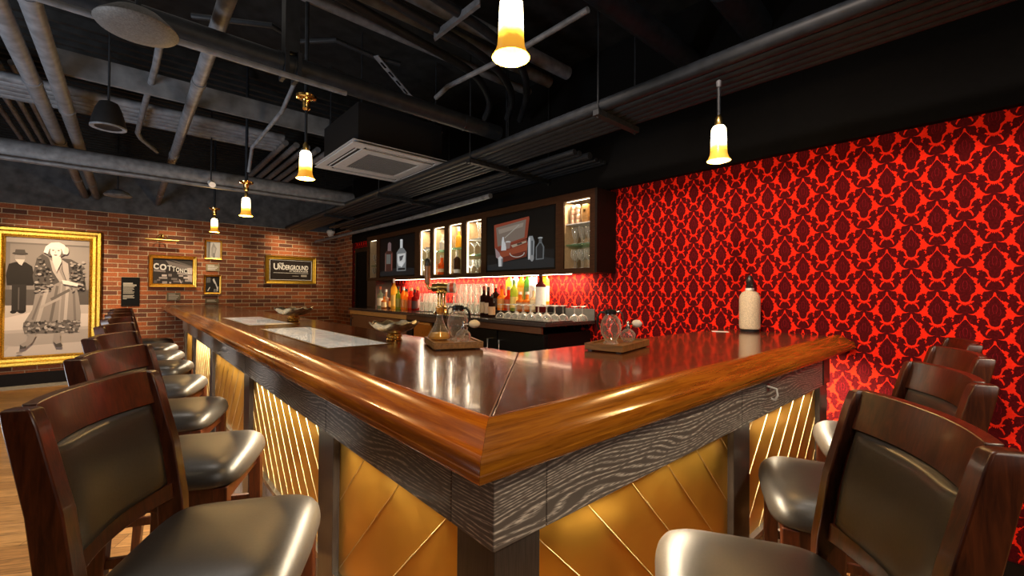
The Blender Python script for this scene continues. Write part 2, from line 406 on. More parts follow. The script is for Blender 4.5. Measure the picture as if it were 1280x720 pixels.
# ================================================================== SETTING
XW, YB = 2.95, 8.73
struct(MB().box(-4, 3.3, -3, 9.0, -.1, 0).build('floor', M_floor), 'wood plank floor of the bar room', 'floor')
b = MB().box(-4, 3.3, -3, 9.0, 3.3, 3.4)
for i in range(34):
    y = 4.5 + i*.13
    b.add([(-4,y,3.3),(-4,y+.07,3.3),(-4,y+.055,3.24),(-4,y+.015,3.24),(3.3,y,3.3),(3.3,y+.07,3.3),(3.3,y+.055,3.24),(3.3,y+.015,3.24)],
          [(0,3,7,4),(3,2,6,7),(2,1,5,6)])
struct(b.build('ceiling', M_deck), 'black painted corrugated deck ceiling', 'ceiling')
struct(MB().box(-4, 3.05, YB, YB+.15, 0, 2.44).build('wall_back', M_brick), 'red brick wall at the far end', 'wall')
struct(MB().box(-4, 3.05, YB-.02, YB+.15, 2.44, 3.3).build('trim_1', M_conc), 'grey concrete band above the brick wall', 'wall')
struct(MB().box(3.05, 3.2, 7.56, YB+.15, 0, 2.44).build('wall_side', M_brick2), 'shadowed brick return beside the doorway', 'wall')
struct(MB().box(3.05, 3.2, 7.56, YB+.15, 2.44, 3.3).build('trim_2', M_black), 'black band above the brick return', 'wall')
struct(MB().box(-4.1, -4, -3, 9.0, 0, 3.3).build('wall_left', mat('plaster_brown', (.10, .07, .05), .8)), 'brown plaster wall beyond the left edge', 'wall')
struct(MB().box(-4, 3.3, -3.1, -3, 0, 3.3).build('wall_front', MATS['plaster_brown']), 'brown plaster wall behind the camera', 'wall')
# red damask wall: maroon ground with the raised red figure as part of the wall's own mesh
b = MB().box(XW, XW+.15, -3, 7.56, 0, 3.3, 0)
outer = [(0,-8),(14,2),(22,40),(46,74),(70,96),(66,106),(92,100),(108,118),(128,112),(150,124),(172,138),(154,150),(160,164),(142,168),(160,182),(156,200),(176,192),(190,180),(192,206),(204,226),(216,232),(226,252),(250,264),(262,276),(300,286),(344,280),(300,294),(268,298),(246,296),(228,312),(222,340),(206,346),(198,328),(178,334),(160,326),(146,336),(158,350),(140,344),(118,350),(100,374),(86,400),(78,426),(110,420),(120,432),(96,442),(88,458),(68,452),(58,462),(50,484),(36,464),(24,486),(14,466),(0,492)]
inner = [(0,442),(46,430),(66,402),(76,368),(76,342),(96,326),(114,316),(130,296),(122,280),(138,262),(130,240),(118,222),(128,206),(110,188),(92,172),(102,158),(80,142),(68,120),(52,102),(34,76),(14,52),(0,46)]
inner = [(dx*(1.16 if 60 < dy < 215 else 1.04 if dy < 300 else 1.0), dy) for dx, dy in inner]
leg = [(46,462),(86,478),(118,532),(106,556),(78,506),(42,480)]
curl = [(200,352),(222,366),(218,392),(196,398),(206,384),(206,372),(188,366)]
core = [(60,190),(74,230),(78,262),(66,290),(40,310),(62,286),(70,260),(66,230)]
core2 = [(14,150),(34,190),(30,240),(14,280),(10,270),(24,238),(26,192),(10,162)]
side = [(292,340),(318,380),(312,440),(290,470),(304,436),(308,384)]
SX, SZ, PV, PU = 1/4010., 1/2820., .2215, .187
def motif(yc, zc):
    for sgn in (1, -1):
        for poly, mi, off in ((outer + inner, 1, .0006), (leg, 1, .0006), (curl, 1, .0006), (core, 2, .0004), (core2, 2, .0004), (side, 2, .0004)):
            vs = [(XW-off, yc - sgn*dx*SX, zc - (dy-220)*SZ) for dx, dy in poly]
            if min(v[2] for v in vs) < .12 or max(v[2] for v in vs) > 2.6: continue
            b.add(vs, [tuple(range(len(vs)))], mi)
ny = 0
for i in range(-13, 36):
    for j in range(-7, 3):
        for h in (0, 1):
            yc = .856 + i*PU + h*PU/2; zc = 1.79 + j*PV + h*PV/2
            if yc > 7.45 or zc > 2.28: continue
            motif(yc, zc)
me = b.build('wall_right', [M_pdark, M_pred, M_pmid])
struct(me, 'wall in red and maroon damask paper', 'wall')
struct(MB().box(XW-.05, XW, -3, 6.85, 2.14, 3.3).box(XW-.012, XW, 6.85, 7.56, 2.14, 3.3).build('trim_3', M_black), 'black bulkhead above the damask paper', 'wall')
struct(MB().box(XW-.015, XW-.001, -3, 6.4, 0, .12).build('baseboard_right', M_base), 'dark baseboard under the damask wall', 'baseboard')
struct(MB().box(-4, 3.05, YB-.02, YB, 0, .17).build('baseboard_back', M_base), 'black baseboard under the brick wall', 'baseboard')
struct(MB().box(-4, 3.05, YB-.30, YB-.02, 0, .006).build('trim_4', M_stone), 'grey stone border on the floor along the brick wall', 'floor border')
d = MB().box(XW-.03, XW-.001, 6.45, 7.28, 0, 1.96).build('door_1', M_black); struct(d, 'black door beside the brick return', 'door')
b = MB()
for y0, y1, z0, z1 in ((6.38,6.45,0,2.03),(7.28,7.34,0,2.03),(6.45,7.28,1.96,2.03)): b.box(XW-.045, XW-.001, y0, y1, z0, z1)
b.build('door_frame', M_base, d)
MB().tube([(XW-.03,6.55,1.0),(XW-.075,6.55,1.0),(XW-.075,6.66,1.0)], .009).build('door_handle', M_steel, d, True)

# ================================================================== BAR
bt = thing('bar_worktop', 'long L-shaped dark walnut bar top with a rounded glossy rail', 'bar top', (.492,.612,0))
def L(x, y, z): return (x-.492, y-.612, z)
XI, YI, XE, YE = 1.12, 1.222, 2.94, 8.68
def slab(pts, name, m):
    vs = [L(x,y,1.03) for x,y in pts] + [L(x,y,1.07) for x,y in pts]; n = len(pts)
    fs = [tuple(range(n-1,-1,-1)), tuple(range(n,2*n))] + [(i,(i+1)%n,n+(i+1)%n,n+i) for i in range(n)]
    return MB().add(vs, fs).build(name, m, bt, bevel=.003)
g = .0007
slab([(.492,.612+g*2),(XI,YI+g*2),(XI,YE),(.492,YE)], 'top_panel', M_topw)
slab([(.492+g*2,.612),(XE,.612),(XE,YI),(XI+g*2,YI)], 'top_panel', M_topw2)
prof = [(-.002,1.060),(-.002,1.073),(.002,1.0765),(.010,1.0785),(.022,1.0775),(.036,1.0735),(.050,1.0665),(.062,1.0575),(.070,1.0515),
        (.0755,1.0490),(.078,1.0480),(.0800,1.0492),(.0845,1.0478),(.0895,1.0435),(.0935,1.0370),(.0955,1.0295),(.0960,1.0250),(.0980,1.0235),(.0985,1.016),(.0960,1.0105),(.088,1.008),(.020,1.008),(.004,1.020)]
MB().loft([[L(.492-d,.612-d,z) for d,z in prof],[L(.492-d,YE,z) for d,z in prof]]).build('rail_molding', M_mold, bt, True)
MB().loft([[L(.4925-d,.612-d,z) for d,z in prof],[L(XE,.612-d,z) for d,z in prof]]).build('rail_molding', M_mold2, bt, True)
# lit display cases let into the top
def display(y0, y1, x0, x1, seed):
    rnd = random.Random(seed)
    o = MB().box(x0-.492, x1-.492, y0-.612, y1-.612, 1.0702, 1.0714).build('display_sheet', emit('display_lightbox', (.92, .88, .78), .55), bt)
    p = MB()
    n = 0; y = y0 + .04
    while y < y1-.1:
        h = rnd.uniform(.12, .3); xm = rnd.uniform(.4, .6)
        for a, c in ((x0+.02, x0+(x1-x0)*xm-.01), (x0+(x1-x0)*xm+.01, x1-.02)):
            p.box(a-.492, c-.492, y-.612, min(y+h, y1-.03)-.612, 1.0714, 1.0718, n % 2); n += 1
        y += h + .025
    p.build('display_print', [emit('display_page', (.96,.92,.82), .62), emit('display_page_grey', (.78,.76,.70), .55)], o)
    fr = MB()
    for a,b_,c,e in ((x0-.008,x0,y0-.008,y1+.008),(x1,x1+.008,y0-.008,y1+.008),(x0,x1,y0-.008,y0),(x0,x1,y1,y1+.008)):
        fr.box(a-.492,b_-.492,c-.612,e-.612,1.0701,1.0726)
    fr.build('display_rim', M_oldbrass, bt)
    MB().box(x0-.492, x1-.492, y0-.612, y1-.612, 1.0722, 1.0726).build('display_pane', thin_glass('case_glass', tint=(1,1,1), fres=.5, body=0, rough=.01), bt)
display(1.78, 2.92, .60, .86, 1); display(3.25, 4.30, .60, .865, 2)

bf = thing('bar_counter', 'bar counter front with black ash apron and gold brass panels', 'bar front', (.46,.56,0))
def K(x, y, z): return (x-.46, y-.56, z)
def boxK(x0,x1,y0,y1,z0,z1,mb=None,m=0):
    mb = mb or MB(); return mb.box(x0-.46,x1-.46,y0-.56,y1-.56,z0,z1,m)
for y0, y1 in ((.56,.686),(.688,1.376),(1.380,2.598),(2.602,3.868),(3.872,5.118),(5.122,6.0)):
    if y0 == .56:
        vs = [K(.46,.56,.866),K(.485,.585,.866),K(.485,y1,.866),K(.46,y1,.866)]; vs += [(x,y,1.0075) for x,y,z in vs]
        MB().add(vs, [(0,3,2,1),(4,5,6,7),(0,1,5,4),(1,2,6,5),(2,3,7,6),(3,0,4,7)]).build('apron_board', M_cer, bf, bevel=.0015)
    else: boxK(.46,.485,y0,y1,.866,1.0075).build('apron_board', M_cer, bf, bevel=.0015)
for x0, x1 in ((.46,.586),(.588,1.506),(1.510,2.476),(2.50,2.61)):
    if x0 == .46:
        vs = [K(.4602,.56,.866),K(x1,.56,.866),K(x1,.585,.866),K(.4852,.585,.866)]; vs += [(x,y,1.0075) for x,y,z in vs]
        MB().add(vs, [(0,3,2,1),(4,5,6,7),(0,1,5,4),(1,2,6,5),(2,3,7,6),(3,0,4,7)]).build('apron_board', M_cer2, bf, bevel=.0015)
    else: boxK(x0,x1,.56,.585,.866,1.0075).build('apron_board', M_cer2 if x0 < 2.49 else M_post, bf, bevel=.0015)
PL = [(1.343,1.478),(2.555,2.69),(3.85,3.975),(5.08,5.20),(5.90,6.0)]
for y0, y1 in PL: boxK(.472,.535,y0,y1,0,.866 if y1 < 5.95 else .866).build('post', M_post, bf, bevel=.002)
vs = [K(x,y,0) for x,y in ((.472,.572),(.582,.572),(.582,.635),(.535,.635),(.535,.684),(.472,.684))]; vs += [(x,y,.866) for x,y,z in vs]
MB().add(vs, [(5,4,3,2,1,0),(6,7,8,9,10,11)]+[(i,(i+1)%6,6+(i+1)%6,6+i) for i in range(6)]).build('post', M_post, bf, bevel=.002)
PR = [(1.472,1.606),(2.48,2.61)]
for x0, x1 in PR: boxK(x0,x1,.572,.635,0,.866).build('post', M_post, bf, bevel=.002)
def panel(run, a, c, sgn, sp, ph):
    """brass sheet between two posts with diagonal beads"""
    z0, z1 = .445, .866; mb = MB()
    if run == 'L': boxK(.492,.50,a,c,z0,z1,mb)
    else: boxK(a,c,.592,.60,z0,z1,mb)
    w = .0014; k = -8
    while k < 40:
        s0 = a - (z1-z0) + ph + k*sp; k += 1
        pts = []
        for t in (0, 1):
            z = z0 + (z1-z0)*t; s = s0 + (z1-z0)*(t if sgn > 0 else 1-t); pts.append((s, z))
        (sA, zA), (sB, zB) = pts
        # clip to the panel
        lo, hi = 0., 1.
        for lim, gt in ((a+.002, True), (c-.002, False)):
            if abs(sB-sA) < 1e-9: continue
            t = (lim-sA)/(sB-sA)
            if (sB > sA) == gt: lo = max(lo, t)
            else: hi = min(hi, t)
        if hi - lo < .03: continue
        q = [(sA+(sB-sA)*t, zA+(zB-zA)*t) for t in (lo, hi)]
        if run == 'L': vs = [K(.4919-h_, s+e, z) for (s,z) in q for e, h_ in ((-w,0),(0,.0016),(w,0))]
        else: vs = [K(s+e, .5919-h_, z) for (s,z) in q for e, h_ in ((-w,0),(0,.0016),(w,0))]
        mb.add(vs, [(0,1,4,3),(1,2,5,4)], 1)
    o = mb.build('brass_panel', [M_brass, M_brassline], bf)
    tr = MB()
    if run == 'L': boxK(.474,.505,a,c,.425,.445,tr)
    else: boxK(a,c,.574,.605,.425,.445,tr)
    tr.build('panel_sill', M_steel, bf)
    bs = MB()
    if run == 'L': boxK(.495,.535,a,c,0,.425,bs)
    else: boxK(a,c,.595,.635,0,.425,bs)
    bs.build('base_board', M_stone, bf)
panel('L', .684, 1.343, -1, .205, .05); panel('L', 1.478, 2.555, 1, .115, 0); panel('L', 2.69, 3.85, -1, .16, 0)
panel('L', 3.975, 5.08, 1, .13, 0); panel('L', 5.20, 5.90, -1, .16, 0)
panel('R', .582, 1.472, -1, .168, .06); panel('R', 1.606, 2.48, 1, .155, .1)
boxK(.54,.58,.64,6.0,0,1.028).box(.54-.46,2.61-.46,.64-.56,.68-.56,0,1.028).box(.58-.46,1.0-.46,5.96-.56,6.0-.56,0,1.028).box(2.57-.46,2.61-.46,.68-.56,1.1-.56,0,1.028).build('inner_board', M_cabside, bf)
boxK(.4862,.4912,.70,5.98,.8605,.8655).build('led_strip', M_ledbar, bf); boxK(.60,2.60,.5862,.5912,.8605,.8655).build('led_strip', M_ledbar, bf)
hk = thing('bag_hook', 'small chrome bag hook on the apron under the bar top', 'hook', (1.735,.5599,.962))
MB().box(-.014,.014,-.004,0,-.012,.014).build('hook_plate', M_steel, hk, bevel=.001)
MB().tube([(0,-.004,.004),(0,-.03,.0),(0,-.034,-.022),(0,-.026,-.04),(0,-.014,-.038)], .004).build('hook_arm', M_white, hk, True)

# ================================================================== STOOLS (front of the stool is +x)
def make_stool():
    t = thing('bar_stool', '-', 'bar stool', group='bar stools around the bar')
    n = 44; out = []
    for k in range(n):
        a = 2*pi*k/n; ex = 2/6.0
        cx = math.copysign(abs(cos(a))**ex, cos(a)); sy = math.copysign(abs(sin(a))**ex, sin(a))
        x = -.0225 + .1775*cx; w = .196 + .02*(x+.2)/.4
        if cx > 0: x += .010*(1-abs(sy)**2)
        out.append((x, sy*w))
    rings = []
    for s, z in ((.93,.694),(.985,.698),(1.0,.708),(.998,.718),(.980,.733),(.935,.748),(.85,.7605),(.72,.7685),(.5,.7735),(.25,.7755),(.06,.776)):
        rings.append([(-.022+(x+.022)*s, y*s, z) for x, y in out])
    MB().loft(rings).build('seat', M_leather, t, 'all')
    f = MB()
    f.box(.100,.125,-.17,.17,.635,.693).box(-.195,-.17,-.16,.16,.635,.693)
    for s in (1,-1): f.bar([((-.18,s*.168,.664),(0,.011,0),(0,0,.029)),((.115,s*.178,.664),(0,.011,0),(0,0,.029))])
    f.build('seat_frame', M_stool, t, bevel=.002)
    for s in (1,-1):
        MB().bar([((.133,s*.185,0),(.015,0,0),(0,.015,0)),((.120,s*.178,.40),(.019,0,0),(0,.019,0)),((.117,s*.175,.693),(.020,0,0),(0,.020,0))]).build('leg', M_stool, t, bevel=.003)
        MB().bar([((-.235,s*.185,0),(.016,0,0),(0,.015,0)),((-.200,s*.179,.42),(.022,0,0),(0,.016,0)),((-.190,s*.179,.66),(.027,0,0),(0,.017,0)),
                  ((-.194,s*.179,.78),(.028,0,0),(0,.017,0)),((-.214,s*.178,.92),(.027,0,0),(0,.0165,0)),((-.250,s*.177,1.07),(.024,0,0),(0,.016,0)),
                  ((-.257,s*.177,1.095),(.022,0,0),(0,.015,0)),((-.259,s*.177,1.10),(.016,0,0),(0,.011,0))]).build('leg', M_stool, t, 'auto', bevel=.003)
    def px(z):
        for (x0,z0),(x1,z1) in zip([(-.190,.66),(-.194,.78),(-.214,.92),(-.250,1.07)],[(-.194,.78),(-.214,.92),(-.250,1.07),(-.262,1.12)]):
            if z <= z1: return x0+(x1-x0)*(z-z0)/(z1-z0)
        return -.262
    def bowed(zs, th, hw, bow, front=0, pad=0, N=15):
        """curved panel between the back posts"""
        vs = []; fs = []; rows = len(zs)
        for side in (0, 1):
            for j, z in enumerate(zs):
                for i in range(N):
                    u = -1 + 2*i/(N-1); x = px(z) - bow*(1-u*u) + (th if side == 0 else -th)
                    v = 2*j/(rows-1)-1
                    if pad and side == 0: x += pad*((1-abs(u)**6)*(1-abs(v)**6)) - pad*.4
                    vs.append((x+front, u*hw, z))
        q = rows*N
        for j in range(rows-1):
            for i in range(N-1):
                a = j*N+i; fs += [(a,a+1,a+N+1,a+N),(q+a,q+a+N,q+a+N+1,q+a+1)]
        for j in range(rows-1):
            for i in (0, N-1): a = j*N+i; fs.append((a,a+N,q+a+N,q+a))
        for i in range(N-1):
            for j in (0, rows-1): a = j*N+i; fs.append((a,a+1,q+a+1,q+a))
        return MB().add(vs, fs)
    bowed([1.022,1.05,1.08,1.097,1.102], .011, .162, .030).build('top_rail', M_stool, t, 'auto', bevel=.002)
    bowed([.785,.80,.822], .011, .162, .030).build('lower_rail', M_stool, t, 'auto', bevel=.002)
    bowed([.8225,.826,.832,.845,.87,.91,.95,.985,1.005,1.015,1.020,1.0215], .008, .157, .030, .006, .026, 21).build('back_pad', M_leather, t, 'all')
    MB().box(.108,.130,-.165,.165,.24,.285).build('foot_rest', M_stool, t, bevel=.003)
    for s in (1,-1):
        MB().bar([((-.205,s*.179,.33),(0,.009,0),(0,0,.016)),((.12,s*.179,.33),(0,.009,0),(0,0,.016))]).build('stretcher', M_stool, t, bevel=.002)
        MB().bar([((-.20,s*.179,.50),(0,.009,0),(0,0,.014)),((.12,s*.178,.50),(0,.009,0),(0,0,.014))]).build('stretcher', M_stool, t, bevel=.002)
    MB().box(-.214,-.194,-.17,.17,.36,.39).build('stretcher', M_stool, t, bevel=.002)
    return t
ORD = ['first','second','third','fourth','fifth','sixth','seventh','eighth','ninth','tenth','eleventh','twelfth','thirteenth','fourteenth','fifteenth','sixteenth']
STL = [(.179,1.131,-28),(.198,1.817,-26),(.190,2.53,-22),(.192,3.284,-21),(.192,4.05,-21),(.192,4.76,-21),(.192,5.43,-21),(.192,6.05,-21)]
STR = [(.868,.309,122.9),(1.513,.332,114.3),(2.132,.336,111.5),(2.70,.36,104)]
proto = None
def put_stool(bx, by, ang, label):
    global proto
    a = radians(ang)
    if proto is None: proto = make_stool(); o = proto
    else: o = copy_tree(proto)
    o.location = (bx, by, 0); o.rotation_euler = (0,0,a); o['label'] = label
for i, (x, y, a) in enumerate(STL):
    put_stool(x, y, a, 'bar stool closest to the camera in the left row' if i == 0 else
              ('bar stool at the brick wall end of the left row' if i == 7 else ORD[i]+' bar stool of the left row counted from the camera'))
for i, (x, y, a) in enumerate(STR):
    put_stool(x, y, a, ['bar stool closest to the camera in the right row','second bar stool of the right row counted from the camera','third bar stool of the right row, before the last','bar stool at the damask wall end of the right row'][i])

# ================================================================== BACK COUNTER
CX = 2.33
ct = thing('back_counter_top', 'dark polished stone back counter top under the wall cabinet', 'counter', (CX,2.25,0))
MB().box(0,XW-.017-CX,0,3.85,1.04,1.07).build('stone_slab', M_counter, ct, bevel=.003)
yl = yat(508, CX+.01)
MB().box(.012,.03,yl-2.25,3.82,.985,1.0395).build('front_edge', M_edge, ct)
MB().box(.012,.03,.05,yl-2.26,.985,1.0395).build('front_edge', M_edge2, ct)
MB().box(XW-.03-CX,XW-.017-CX,.0,3.6,1.0702,1.165).build('upstand', mat('upstand_grey', (.10,.095,.09), .4), ct)
def cabinet(y0, y1, label, doors, m, hm, hx=.0):
    t = thing('base_cabinet', label, 'cabinet', (CX+.03, y0, 0), group='base cabinets of the back counter')
    w = y1-y0
    MB().box(.022,XW-.02-CX-.03,0.001,w-.001,.0,.983).build('body', M_cabside, t)
    n = doors; dw = w/n
    for i in range(n):
        dd = MB().box(0,.021,i*dw+.003,(i+1)*dw-.003,.11,.975).build('door', m, t, bevel=.002)
        yy = (i+1)*dw-.05 if i % 2 == 0 else i*dw+.05
        h = MB().tube([(0,yy,.93),(-.03,yy,.93),(-.03,yy,.70),(0,yy,.70)], .008, 8).build('handle', hm, dd, True)
    return t
ya, yb_ = yat(508,CX+.03), yat(517,CX+.03); yc_, yd_ = yat(540,CX+.03), yat(612,CX+.03)
cabinet(ya, 5.52, 'brown two-door base cabinet at the brick wall end of the back counter', 2, M_back, M_rubber)
cabinet(5.525, 6.05, 'brown single-door base cabinet beside the dark doorway', 1, M_back, M_rubber)
t = thing('base_cabinet', 'narrow black base cabinet between brown doors and amber drawers', 'cabinet', (CX+.03,yb_,0), group='base cabinets of the back counter')
MB().box(.03,.55,.001,ya-yb_-.002,0,.983).build('body', M_cooler, t); MB().box(0,.029,.02,ya-yb_-.02,.06,.975).build('door', M_coolerd, t, bevel=.003)
t = thing('drawer_cabinet', 'amber fronted drawer cabinet under the back counter', 'cabinet', (CX+.03,yc_,0))
MB().box(.022,.55,.001,yb_-yc_-.002,0,.983).build('body', M_cabside, t)
for z0, z1 in ((.10,.40),(.405,.70),(.705,.975)):
    d_ = MB().box(0,.021,.012,yb_-yc_-.012,z0,z1).build('drawer', M_amberwood, t, bevel=.002)
    MB().box(-.012,0,.012,yb_-yc_-.012,z1-.022,z1-.004).build('drawer_lip', M_brassobj, d_)
def cooler(y0, y1, label, hs):
    t = thing('bar_cooler', label, 'cooler', (CX+.03,y0,0), group='black coolers of the back counter')
    w = y1-y0
    MB().box(.03,.55,.001,w-.001,0,.983).build('body', M_cooler, t)
    d_ = MB().box(0,.029,.008,w-.008,.10,.975).build('door', M_coolerd, t, bevel=.003)
    MB().tube([(0,hs,.90),(-.035,hs,.90),(-.035,hs,.55),(0,hs,.55)], .010, 10).build('handle', M_steel, d_, True)
    return t
ym = yat(614, CX-.0)
cooler(ym-.05, yc_-.003, 'black cooler with upright steel handle beside the amber drawers', .09)
cooler(2.28, ym-.053, 'black cooler at the damask wall end of the back counter', ym-.053-2.28-.06)

# ================================================================== WALL CABINET
CF, CB = 2.70, 2.948
Z0, Z1 = 1.46, 2.115
wc = thing('wall_cabinet', 'dark wood wall cabinet with lit niches above the back counter', 'cabinet', (CF, 2.08, Z0))
def W(x, y, z): return (x-CF, y-2.08, z-Z0)
def boxW(x0,x1,y0,y1,z0,z1,mb=None,m=0):
    mb = mb or MB(); return mb.box(x0-CF,x1-CF,y0-2.08,y1-2.08,z0-Z0,z1-Z0,m)
NI = [(6.02,6.28),(4.53,4.78),(4.215,4.465),(3.875,4.135),(3.525,3.80),(2.13,2.405)]     # niche openings
TV = [(4.89,5.91),(2.49,3.44)]
NZ0, NZ1 = 1.50, 2.055
boxW(CF+.02,CB,2.08,6.33,Z0,NZ0-.004).box(.02,CB-CF,0,4.25,NZ1+.004-Z0,Z1-Z0).build('carcass', M_cab, wc)
boxW(CB-.012,CB,2.08,6.33,NZ0,NZ1).build('back_board', M_cream, wc)
boxW(CF,CB,2.06,2.079,Z0,Z1).build('side_panel', M_cabside, wc); boxW(CF,CB,6.331,6.35,Z0,Z1).build('side_panel', M_cab, wc)
fr = MB(); boxW(CF,CF+.018,2.08,6.33,Z0-.004,NZ0,fr); boxW(CF,CF+.018,2.08,6.33,NZ1,Z1,fr)
cuts = sorted(NI+TV); prev = 2.08
for a, c in cuts:
    boxW(CF,CF+.018,prev,a,NZ0,NZ1,fr); prev = c
boxW(CF,CF+.018,prev,6.33,NZ0,NZ1,fr); fr.build('face_frame', M_cab, wc)
for a, c in NI:
    boxW(CF+.019,CB-.013,a-.014,a-.001,NZ0,NZ1).build('divider', M_cream, wc); boxW(CF+.019,CB-.013,c+.001,c+.014,NZ0,NZ1).build('divider', M_cream, wc)
for i, (a, c) in enumerate(NI):
    if 1 <= i <= 4: boxW(CF+.024,CF+.036,c-.012,c-.001,NZ0+.01,NZ1-.01).build('led_strip', M_led, wc)
    boxW(CF+.03,CF+.042,a+.01,c-.01,NZ1-.004,NZ1-.001).build('led_strip', M_led, wc)
boxW(CF+.035,CF+.047,2.35,5.55,Z0-.006,Z0-.001).build('led_strip', M_ledlow, wc)
SH = {0:[1.685],1:[1.70,1.83],2:[1.785],3:[1.795],4:[1.70,1.865],5:[1.70,1.87]}
OP = {1:[1.83],4:[1.865],5:[1.87]}
for i, zs in SH.items():
    a, c = NI[i]
    for z in zs: boxW(CF+.03,CB-.014,a+.001,c-.001,z-.008,z).build('shelf', M_white if z in OP.get(i, []) else M_shelf, wc)
pn = MB().box(0,CB-CF,0,.30,0,Z0-.002-1.0705).build('end_panel', mat('end_panel_brown', (.05,.026,.016), .5), None, loc=(CF,6.03,1.0705))
tag(pn, 'dark brown end panel between back counter and wall cabinet', 'panel')

# televisions set in the cabinet
def tv(y0, y1, label):
    t = thing('television', label, 'television', (CF+.004, y0+.004, NZ0+.004), group='televisions in the wall cabinet')
    w, h = y1-y0-.008, NZ1-NZ0-.008
    MB().box(.012,.05,0,w,0,h).build('housing', M_screenbk, t)
    f = MB(); k = .012
    f.box(0,.0119,0,w,0,k).box(0,.0119,0,w,h-k,h).box(0,.0119,0,k,k,h-k).box(0,.0119,w-k,w,k,h-k); f.build('bezel', M_screenbk, t)
    return t, w, h
def art(name, parent, polys, mp, mats_):
    """picture printed or shown on a flat face: layered flat tones in one mesh"""
    mb = MB(); idx = {}; ml = []
    for k, (c, pts) in enumerate(polys):
        m = mats_(c)
        if m.name not in idx: idx[m.name] = len(ml); ml.append(m)
        mb.add([mp(u, v, k) for u, v in pts], [tuple(range(len(pts)))], idx[m.name])
    return mb.build(name, ml, parent)
def ell(cx, cy, rx, ry, n=18): return [(cx+rx*cos(2*pi*k/n), cy+ry*sin(2*pi*k/n)) for k in range(n)]
def rect(x0, y0, x1, y1): return [(x0,y0),(x1,y0),(x1,y1),(x0,y1)]
def line(x0, y0, x1, y1, w):
    dx, dy = x1-x0, y1-y0; l = sqrt(dx*dx+dy*dy); nx, ny = -dy/l*w/2, dx/l*w/2
    return [(x0+nx,y0+ny),(x1+nx,y1+ny),(x1-nx,y1-ny),(x0-nx,y0-ny)]
def scr(c): return flat(tuple(round(v**1.25*.62, 4) for v in c), 1.0)
# suitcase picture (coordinates measured on the screen, x right, y down)
def uv2(x, y):
    top = 165 - 120*(x-75)/680.; return ((x-75)/680., (690-y)/(690-top))
P = [((.005,.006,.008), rect(0,0,680,525))]
def add2(c, pts): P.append((c, [uv2(x,y) for x,y in pts]))
P = [((.006,.007,.009), [(0,0),(1,0),(1,1),(0,1)]), ((.020,.022,.025), [(0,0),(1,0),(1,.30),(.7,.33),(.35,.26),(0,.3)]), ((.045,.05,.055), [(.0,0),(1,0),(1,.14),(.8,.2),(.4,.15),(0,.1)])]
add2((.36,.10,.06), [(152,228),(522,142),(526,165),(505,372),(180,470),(160,470)])
add2((.30,.24,.20), [(175,255),(495,172),(478,362),(195,450)]); add2((.42,.35,.29), [(200,275),(470,205),(460,250),(210,320)])
add2((.5,.46,.4), line(272,362,425,228,9)); add2((.30,.08,.05), [(165,462),(500,380),(512,425),(215,512)])
add2((.50,.42,.32), [(340,440),(495,398),(500,415),(360,465)]); add2((.12,.08,.06), [(400,425),(450,412),(460,425),(410,442)])
add2((.40,.12,.065), [(215,512),(512,425),(500,565),(255,612)]); add2((.45,.34,.34), [(165,462),(215,512),(255,612),(178,560)])
add2((.22,.06,.04), [(235,565),(500,500),(500,565),(255,612)])
add2((.72,.72,.72), [(240,400),(248,352),(262,350),(270,400),(290,430),(290,490),(235,492)]); add2((.65,.63,.6), ell(310,405,30,12)); add2((.35,.25,.22), [(282,410),(338,410),(330,470),(292,478)])
for i in range(9):
    a0, a1 = pi*i/9, pi*(i+1)/9
    add2((.6,.55,.5), line(405-75*cos(a0), 520+45*sin(a0), 405-75*cos(a1), 520+45*sin(a1), 9))
add2((.7,.7,.7), [(203,565),(230,545),(256,570),(252,655),(208,655)]); add2((.3,.3,.3), [(236,575),(256,570),(252,655),(240,655)])
add2((.35,.37,.38), [(512,410),(525,350),(560,350),(578,410),(572,600),(516,600)]); add2((.75,.76,.77), rect(520,365,535,590)); add2((.12,.13,.14), rect(548,400,562,590))
add2((.22,.24,.25), [(590,470),(620,420),(645,420),(668,470),(664,600),(590,605)]); add2((.05,.055,.06), [(600,475),(624,432),(642,432),(656,475),(654,590),(600,592)])
add2((.5,.52,.52), ell(632,375,22,10)); add2((.18,.19,.2), rect(618,380,646,425)); add2((.4,.4,.4), ell(555,585,16,34))
t2, w2, h2 = tv(*TV[1], 'television showing an open suitcase with bottles, between lit niches')
# wall is seen with y decreasing to the right, so u runs from high y to low y
art('screen', t2, P, lambda u,v,k: (-.0006-.00006*k, w2-.014-u*(w2-.028), .014+v*(h2-.028)), scr)
P = [((.006,.007,.009), [(0,0),(1,0),(1,1),(0,1)]), ((.03,.033,.036), [(0,0),(1,0),(1,.16),(.5,.2),(0,.12)])]
def add1(c, pts): P.append((c, [((x-290)/315., (735-y)/(735.-(360-45*(x-290)/315.))) for x,y in pts]))
add1((.10,.045,.035), [(338,500),(350,478),(402,478),(416,500),(412,690),(338,690)]); add1((.30,.18,.15), rect(340,500,347,685)); add1((.22,.22,.20), rect(352,512,394,612))
add1((.28,.20,.20), [(364,470),(366,400),(382,385),(398,400),(398,478),(364,478)]); add1((.32,.13,.11), rect(400,505,408,680))
add1((.30,.31,.31), [(450,500),(478,455),(512,455),(538,500),(534,692),(452,692)]); add1((.75,.76,.76), rect(482,370,504,455)); add1((.85,.85,.85), ell(493,372,12,8))
add1((.75,.75,.73), [(458,515),(530,510),(528,600),(500,650),(470,640),(458,600)]); add1((.15,.15,.16), [(475,540),(515,530),(500,580),(480,590)]); add1((.85,.85,.84), [(470,600),(515,600),(495,655)])
add1((.04,.045,.05), [(466,660),(528,660),(528,682),(462,682)])
t1, w1, h1 = tv(*TV[0], 'television showing two tall bottles on black, near the dark doorway')
